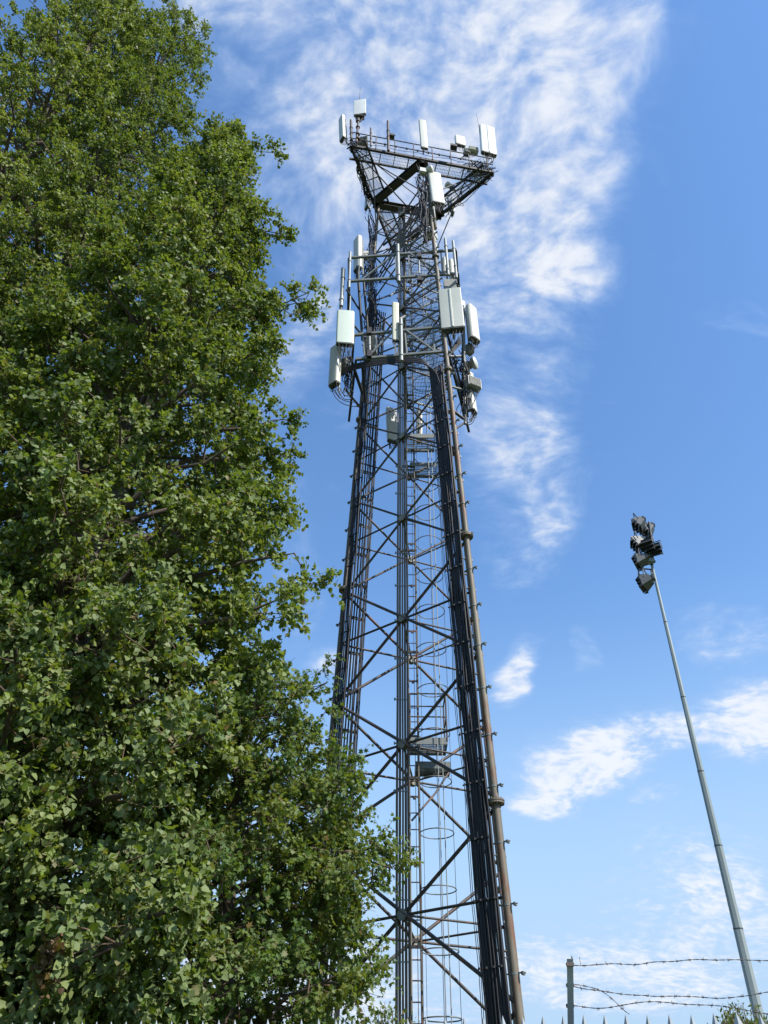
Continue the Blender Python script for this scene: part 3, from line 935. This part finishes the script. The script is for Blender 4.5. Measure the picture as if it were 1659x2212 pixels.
def unit(label, x, y, D, size, yaw, m='unit', fins=True, cables=6, clen=.3):
    c = at(x, y, D)
    root = thing('radio_unit', label, 'radio unit', c - Vector((0, 0, size[2] / 2)), 'radio units on the lattice mast')
    X, Y, Z = axes(math.radians(yaw), 0)
    bb = MB(); bb.box(c, size, X, Y, Z); part(bb, 'casing', m, root)
    if fins:
        fb = MB()
        n = 9
        for i in range(n):
            fb.box(c - Y * (size[1] / 2 + .014) + Z * (size[2] * (i / (n - 1) - .5) * .86), (size[0] * .9, .03, .008), X, Y, Z)
        part(fb, 'cooling_fins', m, root)
    rg = random.Random(int(x + y))
    for q in range(cables):
        p = c - Z * size[2] / 2 + X * ((q / max(1, cables - 1) - .5) * size[0] * .8)
        e = p + Vector((-.25, .1, -clen)) * rg.uniform(.8, 1.2)
        jb = MB(); jb.tube([p, p - Z * .1, p.lerp(e, .6) - Z * .05, e], .009, 5)
        part(jb, 'jumper_cable', 'cable', root)


unit('grey finned radio unit with a row of cables on the far right', 1022, 830, 15.35, (.44, .22, .38), 25, cables=9)
unit('grey radio unit tucked behind the rounded right panel', 1014, 755, 15.5, (.22, .2, .35), 40, cables=4)
unit('grey box with white lid beside the horn dish on the main beam', 913, 371, 14.3, (.24, .2, .26), 10, 'white', False, 4, .2)
unit('dark radio box behind the left tip of the top platform', 783, 308, 14.3, (.45, .22, .5), -10, 'unit', True, 4, .3)
unit('pale radio box among the cables at the right tip of the platform', 1022, 326, 15.0, (.40, .2, .28), 12, 'radome_s', True, 6, .2)
unit('grey radio box left of the pale one at the right tip of the platform', 1008, 330, 15.0, (.24, .2, .32), 12, 'unit', True, 4, .2)
unit('small white radio box behind the tall white left panel', 788, 552, 15.9, (.26, .2, .3), 0, 'radome', False, 5, .4)
unit('grey radio box behind the lowest left panel', 742, 790, 15.1, (.30, .2, .42), -30, 'unit', True, 6, .4)
unit('grey radio box behind the broad right panel', 972, 618, 15.0, (.4, .2, .5), 0, 'unit', False, 4, .3)
unit('wide pale radio rack strapped inside the left leg', 800, 748, 15.9, (.42, .3, .7), -10, 'unit', True, 4, .3)
for (x, y) in ((845, 295), (980, 318)):
    lb = MB(); c = at(x, y, 14.2); lb.box(c, (.26, .22, .14), (1, .15, -.12), (0, 1, .1)); lb.beam(c, c + Vector((.15, 0, .12)), .04, .04)
    part(lb, 'work_light', 'dark', tower)

# ------------------------------------------------------------------ floodlight mast
PB, PT = at(1643, 2212, 20), at(1407, 1216, 20)
dirp = (PT - PB).normalized()
base = PB - dirp * ((PB.z) / dirp.z)
ptop = at(1402, 1128, 20)
mast = thing('floodlight_mast', 'tall tapering octagonal grey steel mast with a cluster of floodlights', 'floodlight', base)
L = (PT - base).length
nb = [0, .205, .36, .50, .625, .745, .86, .94, 1.0]
ys = [2212, 2006, 1808, 1646, 1483, 1335, 1216]


def prad(z): return lerp(.155, .040, (z / PT.z) ** .9)


zs = [0] + [on(PB, PT, on(PB, PT, at(1500, y, 20).z).z).z for y in (2006, 1827, 1667, 1507, 1345)] + [PT.z]
for k in range(len(zs) - 1):
    a, c = on(PB, PT, zs[k]), on(PB, PT, zs[k + 1] + (.05 if k < len(zs) - 2 else 0))
    mb = MB(); mb.tube([a, c], [prad(zs[k]) * 1.0, prad(zs[k + 1]) * 1.04], 8, True, False)
    part(mb, 'shaft', 'mast', mast)
    if k: 
        rb = MB(); rb.tube([a - dirp * .012, a + dirp * .012], prad(zs[k]) * 1.09, 8, True, False); part(rb, 'joint_band', 'lampdark', mast)
ptp = PT
topc = Vector((ptop.x, 20, ptop.z))
part(MB().tube([PT - dirp * .1, PT.lerp(topc, .5) + Vector((.06, 0, 0)), topc], [.05, .045, .04], 8), 'lamp_bracket', 'lampdark', mast)
part(MB().tube([at(1383, 1222, 20), at(1414, 1212, 20)], .06, 8), 'lamp_bracket', 'lampdark', mast)


def flood(x, y, D, yaw, roll, s=.40, m='lamp'):
    c = at(x, y, D)
    F = Vector((math.cos(yaw) * math.cos(roll), math.sin(yaw) * math.cos(roll), -math.sin(roll)))   # beam direction
    S = F.cross(UP).normalized(); Z = S.cross(F)
    hb = MB()
    # tapered body: small back, wide front
    hb.add([c - F * s * .35 + S * i * s * .30 + Z * j * s * .24 for i, j in ((-1, -1), (1, -1), (1, 1), (-1, 1))] +
           [c + F * s * .30 + S * i * s * .52 + Z * j * s * .46 for i, j in ((-1, -1), (1, -1), (1, 1), (-1, 1))],
           [(3, 2, 1, 0), (4, 5, 6, 7), (0, 1, 5, 4), (1, 2, 6, 5), (2, 3, 7, 6), (3, 0, 4, 7)])
    hb.box(c - F * s * .45, (s * .22, s * .4, s * .3), F, S, Z)
    lamp = part(hb, 'floodlight', m, mast)
    vb = MB()
    for k in (-1, 0, 1):
        o = c + F * s * .30 + Z * (k * s * .30)
        vs = [o + S * s * .52, o - S * s * .52, o - S * s * .46 + F * s * .30 - Z * s * .16, o + S * s * .46 + F * s * .30 - Z * s * .16]
        vs2 = [v + Z * .012 for v in vs]
        vb.add(vs + vs2, [(0, 1, 2, 3), (7, 6, 5, 4), (0, 4, 5, 1), (1, 5, 6, 2), (2, 6, 7, 3), (3, 7, 4, 0)])
        for q in (-1, 1):
            e = o + S * q * s * .53
            vb.add([e - Z * s * .26, e + Z * s * .02, e + F * s * .30 - Z * s * .16, e - Z * s * .26 + S * .01, e + Z * s * .02 + S * .01, e + F * s * .30 - Z * s * .16 + S * .01],
                   [(0, 1, 2), (5, 4, 3), (0, 3, 4, 1), (1, 4, 5, 2), (2, 5, 3, 0)])
    part(vb, 'visor', 'lampdark', lamp)
    yb = MB()
    p = c + S * s * .56; q = c - S * s * .56
    up = -F * s * .2 + Z * s * .62
    yb.tube([p, p + up, q + up, q], .018, 6)
    part(yb, 'yoke', 'lampdark', lamp)


for args in ((1381, 1130, 19.8, math.radians(158), .7, .44), (1401, 1143, 20.2, math.radians(160), .7, .44), (1378, 1171, 19.8, math.radians(165), .5, .42),
             (1398, 1178, 19.7, math.radians(235), .45, .42, 'lampdark'), (1414, 1189, 19.8, math.radians(240), .45, .44, 'lampdark'), (1385, 1209, 19.8, math.radians(150), .2, .42), (1397, 1255, 19.9, math.radians(145), .2, .46)):
    flood(*args)
part(MB().box(at(1401, 1206, 19.9), (.26, .22, .36)), 'junction_box', 'mast', mast)
part(MB().tube([at(1380, 1240, 19.9), at(1379, 1228, 19.9), at(1406, 1230, 19.9), at(1410, 1256, 19.9)], .03, 6), 'lamp_bracket', 'lampdark', mast)

# ------------------------------------------------------------------ palisade fence
F0, F1 = Vector((-1.55, 7.60, .92 + EYE)), Vector((2.46, 6.20, .828 + EYE))
fd = (F1 - F0); fl = fd.length; fdn = fd.normalized(); fdh = Vector((fd.x, fd.y, 0)).normalized(); fn = Vector((fdh.y, -fdh.x, 0))
fence = thing('palisade_fence', 'grey galvanised palisade fence with pointed pales along the foot of the view', 'fence', (0, 7, 0))
pitch = fl / 29.3


def pale(p, w, hgt):
    mb = MB()
    base_z = .08
    d = .018
    prof = [(-w / 2, 0), (-w * .18, d), (0, d * 1.3), (w * .18, d), (w / 2, 0)]
    n = len(prof)
    th = .003
    sh = p.z - hgt
    vs = []
    for s in (0, 1):
        for (x, y) in prof:
            q = Vector((p.x, p.y, 0)) + fdh * x + fn * (y + s * th)
            vs.append(q + UP * base_z)
            # shoulder height: outer edges are cut lower so the head comes to a spear
            vs.append(q + UP * (sh - (abs(x) / (w / 2)) * .012))
    fs = []
    for i in range(n - 1):
        fs.append((2 * i, 2 * i + 2, 2 * i + 3, 2 * i + 1))
        o = 2 * n
        fs.append((o + 2 * i, o + 2 * i + 1, o + 2 * i + 3, o + 2 * i + 2))
    mb.add(vs, fs)
    # spear head: leaf shaped, ridged
    ss = Vector((p.x, p.y, 0)) + fn * d
    head = [(-w * .26, sh), (-w * .30, sh + hgt * .35), (0, p.z), (w * .30, sh + hgt * .35), (w * .26, sh)]
    hv = [ss + fdh * x + UP * zz - fn * (abs(x) * .5) for x, zz in head] + [ss + UP * (sh - .01) + fn * .006, ss + UP * (sh + hgt * .35) + fn * .006]
    mb.add(hv, [(0, 1, 6, 5), (1, 2, 6), (2, 3, 6), (3, 4, 5, 6)])
    bk = [v - fn * .004 for v in hv]
    mb.add(bk, [(5, 6, 1, 0), (6, 2, 1), (6, 3, 2), (6, 5, 4, 3)])
    # side ears bent outwards
    for q in (-1, 1):
        e = ss + fdh * q * w * .36
        mb.add([e + UP * (sh - .03), e + fdh * q * w * .12 + UP * (sh - .03), e + fdh * q * w * .20 + fn * .012 + UP * (sh + hgt * .28), e + fn * .004 + UP * (sh - .03), e + fdh * q * w * .12 + fn * .004 + UP * (sh - .03)],
               [(0, 1, 2), (3, 2, 4), (0, 2, 3), (1, 4, 2), (0, 3, 4, 1)])
    part(mb, 'pale', 'fence', fence)


posts = []
for i in range(-16, 62):
    if not -16 <= i <= 44: continue
    p = F0 + fd * (i * pitch / fl)
    p = Vector((p.x, p.y, p.z + .014 + random.uniform(-.006, .006)))
    big = (i - 9.2) % 19 < 1
    if big: posts.append(p.copy())
    pale(p, .078 if not big else .115, .105 if not big else .125)
for zz in (.45, 2.05):
    a, c = F0 - fd * .6, F1 + fd * .6
    part(MB().beam(Vector((a.x, a.y, zz)) - fn * .03, Vector((c.x, c.y, zz - .03)) - fn * .03, .045, .045), 'rail', 'fence', fence)
for p in posts:
    part(MB().ibeam(Vector((p.x, p.y, 1.2)) - fn * .10 - UP * 0, Vector((p.x, p.y, 1.2)) - fn * .101, .06, .06) if False else MB().beam(Vector((p.x, p.y, 0)) - fn * .10, Vector((p.x, p.y, p.z - .2)) - fn * .10, .06, .1), 'post', 'fence', fence)

# barbed wire on cranked angle posts
wf = thing('barbed_wire_fence', 'cranked grey angle post carrying three slack strands of barbed wire', 'barbed wire', (1.41, 6.8, 0))
ph0 = Vector((1.409, 6.8, .80 + EYE)); ph1 = Vector((1.409, 6.52, 1.215 + EYE))


def angle_post(off):
    mb = MB()
    a, k, c = Vector((ph0.x, ph0.y, 0)) + off, ph0 + off, ph1 + off
    mb.beam(a, k, .046, .004, (0, 1, 0)); mb.beam(a + Vector((.021, .02, 0)), k + Vector((.021, .02, 0)), .004, .04, (0, 1, 0))
    d = (c - k).normalized()
    mb.beam(k, c, .046, .004, (0, .83, .56)); mb.beam(k + Vector((.021, .015, .01)), c + Vector((.021, .02, .02)), .004, .04, (0, .83, .56))
    part(mb, 'angle_post', 'fence', wf)


angle_post(Vector((0, 0, 0)))
span = Vector((2.75, -.75, -.05))
angle_post(span)
for (x, y) in ((1231, 2084), (1231, 2129), (1231, 2173)):
    t = (2212 - y) / 140
    c = at(x, y, 6.8 - .27 * min(1, max(0, (2195 - y) / 120)))
    part(MB().box(c + Vector((0, -.01, 0)), (.055, .03, .022)), 'wire_tie', 'wire', wf)


def barbed(px, D0, D1, seed, ext=None):
    rg = random.Random(seed)
    P = []
    for i, (x, y) in enumerate(px):
        P.append(at(x, y, lerp(D0, D1, i / (len(px) - 1))))
    if ext: P.append(P[-1] + Vector(ext))
    # dense resample
    S = []
    for i in range(len(P) - 1):
        n = max(2, int((P[i + 1] - P[i]).length / .02))
        for k in range(n): S.append(P[i].lerp(P[i + 1], k / n))
    S.append(P[-1])
    for _ in range(6): S = [S[0]] + [(S[i - 1] + S[i] * 2 + S[i + 1]) / 4 for i in range(1, len(S) - 1)] + [S[-1]]
    mb = MB()
    mb.tube([s + Vector((0, .002 * math.cos(i * 1.2), .002 * math.sin(i * 1.2))) for i, s in enumerate(S)], .0018, 5)
    mb.tube([s - Vector((0, .002 * math.cos(i * 1.2), .002 * math.sin(i * 1.2))) for i, s in enumerate(S)], .0018, 5)
    acc = 0
    for i in range(1, len(S) - 1):
        acc += (S[i] - S[i - 1]).length
        if acc > .082 + rg.uniform(-.012, .012):
            acc = 0
            d = (S[i + 1] - S[i - 1]).normalized()
            mb.tube([S[i] - d * .008, S[i] + d * .008], .0048, 6)
            for q in range(4):
                a = rg.uniform(0, 6.28)
                v = (d.orthogonal().normalized() * math.cos(a) + d.cross(d.orthogonal().normalized()) * math.sin(a)) + d * rg.uniform(-.5, .5)
                o = S[i] + d * (.006 if q % 2 else -.006)
                mb.tube([o, o + v.normalized() * .017], [.0019, .0008], 4)
    part(mb, 'barbed_wire', 'wire', wf)


def z7(l): return [((2124 + x * .5425) / 1.8228, (3632 + y * .5425) / 1.8228) for x, y in l]


barbed(z7([(222, 308), (275, 318), (350, 312), (440, 305), (540, 297), (640, 306), (720, 310), (780, 293), (850, 283), (930, 287), (1000, 282), (1090, 270), (1180, 267), (1240, 275), (1330, 273), (1440, 270), (1540, 275), (1650, 278)]), 6.56, 6.2, 1, (1.3, -.35, -.05))
barbed(z7([(222, 457), (280, 475), (370, 490), (450, 495), (540, 513), (640, 527), (740, 528), (850, 540), (960, 534), (1060, 538), (1160, 540), (1240, 550), (1330, 553), (1430, 541), (1520, 533), (1600, 515), (1659, 503)]), 6.66, 6.3, 2, (1.3, -.35, .05))
barbed(z7([(222, 600), (270, 605), (320, 615), (400, 625), (460, 626), (540, 612), (620, 598), (720, 580), (800, 574), (900, 577), (1010, 592), (1110, 597), (1230, 600), (1340, 608), (1450, 627), (1560, 650), (1659, 668)]), 6.76, 6.4, 3, (1.3, -.35, -.05))
barbed(z7([(240, 452), (305, 450), (350, 470), (400, 474), (450, 490), (500, 530), (545, 565), (585, 615), (640, 662), (652, 666)]), 6.66, 6.6, 4)
mb = MB(); p = at((2124 + 300 * .5425) / 1.8228, (3632 + 318 * .5425) / 1.8228, 6.56); mb.tube([p, p + UP * .06], .002, 5); part(mb, 'wire_end', 'wire', wf)

# ------------------------------------------------------------------ foliage
def build_leaves(name, pos, nrm, tip, size, tone, shape, m, parent):
    """one mesh of leaf shaped faces; pos is the leaf base, tip the direction it points, nrm its face"""
    n = len(pos)
    side = np.cross(nrm, tip); side /= np.linalg.norm(side, axis=1, keepdims=True) + 1e-9
    nrm2 = np.cross(tip, side)
    sh = np.array(shape['v']); faces = shape['f']
    V = (pos[:, None, :] + size[:, None, None] * (sh[None, :, 0:1] * side[:, None, :] + sh[None, :, 1:2] * tip[:, None, :] + sh[None, :, 2:3] * nrm2[:, None, :]))
    k = len(sh)
    V = V.reshape(-1, 3)
    fl_ = []; starts = []; tot = []
    off = (np.arange(n) * k)[:, None]
    loops_per = sum(len(f) for f in faces)
    idx = np.concatenate([np.array(f) for f in faces])
    LI = (off + idx[None, :]).reshape(-1)
    ft = np.array([len(f) for f in faces]); fs0 = np.concatenate([[0], np.cumsum(ft)[:-1]])
    LS = ((np.arange(n) * loops_per)[:, None] + fs0[None, :]).reshape(-1)
    LT = np.tile(ft, n)
    me = bpy.data.meshes.new(name)
    me.vertices.add(len(V)); me.vertices.foreach_set('co', V.astype(np.float32).reshape(-1))
    me.loops.add(len(LI)); me.loops.foreach_set('vertex_index', LI.astype(np.int32))
    me.polygons.add(len(LS)); me.polygons.foreach_set('loop_start', LS.astype(np.int32)); me.polygons.foreach_set('loop_total', LT.astype(np.int32))
    me.update(calc_edges=True)
    ca = me.color_attributes.new('tone', 'FLOAT_COLOR', 'POINT')
    c = np.ones((n, k, 4), dtype=np.float32); c[:, :, 0] = tone[:, None]; c[:, :, 1] = rng.random(n)[:, None]
    ca.data.foreach_set('color', c.reshape(-1))
    me.materials.append(M[m])
    o = bpy.data.objects.new(name, me); col.objects.link(o)
    if parent is not None:
        o.parent = parent
        if parent.type == 'EMPTY': o.matrix_parent_inverse = Matrix.Translation(-parent.location)
    return o


POPLAR = dict(v=[(0, 0, 0), (.46, .22, .07), (.34, .62, .05), (0, 1.05, -.06), (-.34, .62, .05), (-.46, .22, .07), (0, .5, 0)],
              f=[(0, 1, 2, 6), (6, 2, 3), (0, 6, 4, 5), (6, 3, 4)])
MAPLE = dict(v=[(0, 0, 0), (.5, .12, .03), (.28, .38, 0), (.55, .66, .04), (.16, .62, 0), (0, 1.05, -.03), (-.16, .62, 0), (-.55, .66, .04), (-.28, .38, 0), (-.5, .12, .03)],
             f=[(0, 1, 2), (2, 3, 4), (0, 2, 4, 6, 8), (4, 5, 6), (6, 7, 8), (8, 9, 0)])
OVAL = dict(v=[(0, 0, 0), (.22, .4, .04), (0, 1, -.04), (-.22, .4, .04)], f=[(0, 1, 2), (0, 2, 3)])


def unitv(a): return a / (np.linalg.norm(a, axis=1, keepdims=True) + 1e-9)


def tree(name, label, cat, base, height, prof, nbranch, clumps, twigs, per, size, shape, m, trunk_r, tone0, seed, group='trees beside the mast', rise=.5, droop=.3, h0=.06, az_bias=None, clump_r=.42, lean=(0, 0), extra=()):
    """prof: (fraction of height, crown radius) pairs"""
    rg = np.random.default_rng(seed)
    base = np.array(base, float)
    root = thing(name, label, cat, tuple(base), group)
    hs, rs = zip(*prof)
    # trunk
    tp = [Vector(base) + Vector((lean[0] * t * t + .12 * math.sin(t * 7 + seed), lean[1] * t * t + .12 * math.cos(t * 5 + seed), height * t)) for t in np.linspace(0, .97, 14)]
    part(MB().tube(tp, [trunk_r * (1 - t) ** .8 + .02 for t in np.linspace(0, .97, 14)], 12), 'trunk', 'bark', root)
    tpa = np.array([list(p) for p in tp])
    bb_ = MB(); tw = MB()
    LP, LN, LTp, LSz, LTo = [], [], [], [], []
    for b_ in range(nbranch + len(extra)):
        if b_ >= nbranch:
            xe = extra[b_ - nbranch]
        f = h0 + (1 - h0) * ((min(b_, nbranch - 1) + rg.random()) / nbranch) ** .9
        if b_ >= nbranch: f = min(.97, (xe[2] - base[2]) / height)
        az = b_ * 2.39996 + rg.normal() * .35
        if az_bias is not None and rg.random() < az_bias[1]: az = az_bias[0] + rg.normal() * .9
        R = np.interp(f, hs, rs) * rg.uniform(.72, 1.06)
        # the branch starts lower on the trunk and rises
        f0 = max(.03, f - rise * R / height)
        ti = f0 / .97 * 13; i0 = min(12, int(ti)); s0 = tpa[i0] + (tpa[i0 + 1] - tpa[i0]) * (ti - i0)
        lx = lean[0] * f * f; ly = lean[1] * f * f
        e = np.array([base[0] + lx + R * math.cos(az), base[1] + ly + R * math.sin(az), base[2] + f * height])
        if b_ >= nbranch: e = np.array(xe)
        mid = s0 + (e - s0) * .5 + np.array([0, 0, .12 * R])
        pts = [s0, s0 + (mid - s0) * .5 + rg.normal(size=3) * .06, mid, mid + (e - mid) * .5 + rg.normal(size=3) * .1, e]
        br = trunk_r * .30 * (1 - f) + .018
        bb_.tube([Vector(p) for p in pts], [br, br * .8, br * .6, br * .4, .01], 6)
        pa = np.array(pts)
        ncl = max(3, int(clumps * (R / max(rs)) ** 1.0))
        btone = rg.normal() * .17
        for c_ in range(ncl):
            t = 1 - (rg.random() ** 1.5) * .72 if c_ else 1.0
            u = t * 4; i1 = min(3, int(u)); c0 = pa[i1] + (pa[i1 + 1] - pa[i1]) * (u - i1)
            spread = (.24 + .44 * (1 - t)) * min(1.3, .5 + R / 4)
            cc = c0 + rg.normal(size=3) * np.array([spread, spread, spread * .8])
            if np.linalg.norm(cc - c0) > .2:
                tw.tube([Vector(c0), Vector((c0 + cc) / 2 + rg.normal(size=3) * .05), Vector(cc)], [.016, .011, .006], 4, False)
            outv = cc - np.array([base[0] + lx, base[1] + ly, cc[2]]); outv /= np.linalg.norm(outv) + 1e-6
            ctone = btone + rg.normal() * .14
            for w_ in range(twigs):
                d = outv * rg.uniform(.1, 1) + rg.normal(size=3) * .62 + np.array([0, 0, rg.uniform(-droop, .95)])
                d /= np.linalg.norm(d)
                ln = clump_r * rg.uniform(.6, 1.35)
                k = per
                s = rg.random(k) ** .8
                p = cc + d[None, :] * (s * ln)[:, None] + np.array([0, 0, -1.0]) * (s ** 2 * ln * .25)[:, None]
                ltip = d[None, :] * .35 + rg.normal(size=(k, 3)) * .55 + np.array([0, 0, -.45])
                ltip = unitv(ltip)
                p = p + unitv(rg.normal(size=(k, 3))) * (size * .55)
                nn = rg.normal(size=(k, 3)) * .62 + outv[None, :] * .45 + np.array([0, 0, .55])
                nn = nn - ltip * (nn * ltip).sum(1)[:, None]
                LP.append(p); LTp.append(ltip); LN.append(unitv(nn)); LSz.append(size * rg.uniform(.5, 1.25, k)); LTo.append(np.clip(tone0 + ctone + rg.normal(size=k) * .17, 0, 1))
                if w_ % 3 == 0:
                    e2 = cc + d * ln
                    tw.tube([Vector(cc), Vector(e2 - np.array([0, 0, ln * .2]))], [.005, .002], 3, False)
    part(bb_, 'branches', 'bark', root)
    part(tw, 'twigs', 'twig', root)
    P = np.concatenate(LP)
    build_leaves('crown', P, np.concatenate(LN), np.concatenate(LTp), np.concatenate(LSz), np.concatenate(LTo), shape, m, root)
    print(name, len(P), 'leaves')
    return root


PROF_A = [(0, 1.5), (.05, 2.6), (.2, 3.4), (.45, 3.3), (.65, 2.9), (.8, 2.3), (.92, 1.35), (1, .35)]
tree('poplar_tree', 'tallest poplar with yellow green sunlit crown at the left edge', 'tree', (-12.2, 12.2, 0), 42.5, [(0, 2), (.3, 3.4), (.6, 3.3), (.8, 2.8), (.92, 1.7), (1, .4)], 200, 11, 9, 14, .088, POPLAR, 'poplar', .42, .78, 3, h0=.25)
tree('poplar_tree', 'poplar with dark round topped crown just right of the tallest one', 'tree', (-9.45, 13.2, 0), 41.5, [(0, 2), (.3, 2.9), (.55, 2.7), (.75, 2.2), (.92, 1.7), (1, .7)], 200, 11, 9, 13, .082, POPLAR, 'poplar2', .38, .55, 5, h0=.18)
tree('poplar_tree', 'nearest poplar with large drooping leaves filling the left below the two taller ones', 'tree', (-5.15, 11.6, 0), 27.0, [(0, 2.2), (.07, 2.8), (.3, 3.05), (.55, 2.75), (.75, 1.8), (.9, 1.1), (1, .3)], 270, 13, 10, 14, .088, POPLAR, 'poplar', .36, .54, 8, h0=.03,
     extra=[tuple(at(662, 634, 11.6)), tuple(at(640, 655, 11.8)), tuple(at(608, 505, 11.8)), tuple(at(612, 905, 11.4)), tuple(at(596, 1070, 11.2)), tuple(at(636, 1195, 10.8)), tuple(at(612, 1290, 10.6))] + [tuple(at(x_, y_, 9.3 + .5 * (i_ % 3))) for i_, (x_, y_) in enumerate(((40, 1780), (130, 1880), (60, 1980), (230, 1890), (150, 2080), (20, 2110), (260, 2040), (110, 2190), (330, 2150), (400, 1960), (20, 1620), (170, 1700), (380, 1600), (30, 2210), (230, 2200), (110, 1150), (190, 1250), (90, 1330), (220, 1400), (150, 1480), (40, 1240), (150, 1060), (60, 1440)))] + [tuple(at(590, 330, 12.5))])
tree('maple_tree', 'low maple with small lobed leaves in front of the foot of the left mast leg', 'tree', (-2.1, 12.1, 0), 8.0, [(0, .7), (.18, 1.5), (.4, 1.95), (.65, 1.8), (.85, 1.2), (1, .3)], 85, 12, 10, 12, .068, MAPLE, 'maple', .16, .52, 12, h0=.20, rise=.3, clump_r=.36, extra=[tuple(at(806, 1862, 11.6)), tuple(at(770, 1840, 11.6)), tuple(at(745, 1880, 11.7)), tuple(at(705, 1475, 12.2)), tuple(at(775, 1990, 11.6)), tuple(at(765, 2130, 11.4)), tuple(at(725, 1700, 11.8))])


def shrub(name, label, base, R, H, n, size, shape, m, seed, tone=.6):
    rg = np.random.default_rng(seed)
    root = thing(name, label, 'shrub', base)
    st = MB(); P, N_, T_, S_, To = [], [], [], [], []
    for q in range(n):
        a, t = rg.random() * 6.28, rg.random()
        e = np.array([base[0] + R * t ** .5 * math.cos(a), base[1] + R * t ** .5 * math.sin(a), base[2] + H * (1 - .12 * t) * rg.uniform(.86, 1.03)])
        s = np.array([base[0] + rg.normal() * .1, base[1] + rg.normal() * .1, base[2]])
        st.tube([Vector(s), Vector((s + e) / 2 + np.array([(e[0] - s[0]) * .15, 0, 0])), Vector(e)], [.014, .009, .003], 4, False)
        k = 46
        u = rg.uniform(.35, 1.0, k)
        p = s + (e - s) * u[:, None] + rg.normal(size=(k, 3)) * .05
        tip = unitv((e - s)[None, :] / np.linalg.norm(e - s) * .7 + rg.normal(size=(k, 3)) * .5)
        nn = rg.normal(size=(k, 3)); nn -= tip * (nn * tip).sum(1)[:, None]
        P.append(p); T_.append(tip); N_.append(unitv(nn)); S_.append(size * rg.uniform(.6, 1.2, k)); To.append(np.clip(tone + rg.normal(size=k) * .2, 0, 1))
    part(st, 'stems', 'twig', root)
    build_leaves('foliage', np.concatenate(P), np.concatenate(N_), np.concatenate(T_), np.concatenate(S_), np.concatenate(To), shape, m, root)


bq = at(1605, 2212, 16)
shrub('shrub', 'yellow green upright shrub behind the fence at the foot of the floodlight mast', (bq.x, 16, 0), .60, bq.z + .27, 420, .085, OVAL, 'bush', 21)
bq = at(850, 2212, 13)
shrub('shrub', 'small leafy shrub tip showing between the maple and the mast conduits', (bq.x, 13, 0), .45, bq.z + .24, 110, .06, MAPLE, 'maple', 22, .7)

# withered clump caught in the near poplar
pr = [o_ for o_ in bpy.data.objects if o_.name.startswith('poplar_tree') and o_['label'].startswith('nearest')][0]
c = np.array(at(107, 2078, 8.9)); rg = np.random.default_rng(5)
k = 420
p = c + rg.normal(size=(k, 3)) * np.array([.055, .055, .11]); tip = unitv(rg.normal(size=(k, 3)) + np.array([0, 0, -.8])); nn = rg.normal(size=(k, 3)); nn -= tip * (nn * tip).sum(1)[:, None]
o = build_leaves('withered_clump', p, unitv(nn), tip, .06 * rg.uniform(.7, 1.2, k), rg.random(k), POPLAR, 'dead', pr)
o['label'] = 'brown withered leaf clump'

# low cabin roof behind the shrub
q0 = at(1560, 2207, 17.5)
cabin = thing('cabin', 'low flat roofed cabin whose roof edge shows above the fence at the lower right', 'building', (q0.x + 1.2, 18.8, 0))
part(MB().box((q0.x + 2.6, 18.9, (q0.z - .1) / 2), (4.6, 2.6, q0.z - .1)), 'wall', 'wall', cabin)
part(MB().box((q0.x + 2.6, 18.9, q0.z - .04), (4.9, 2.9, .10)), 'roof', 'felt', cabin)
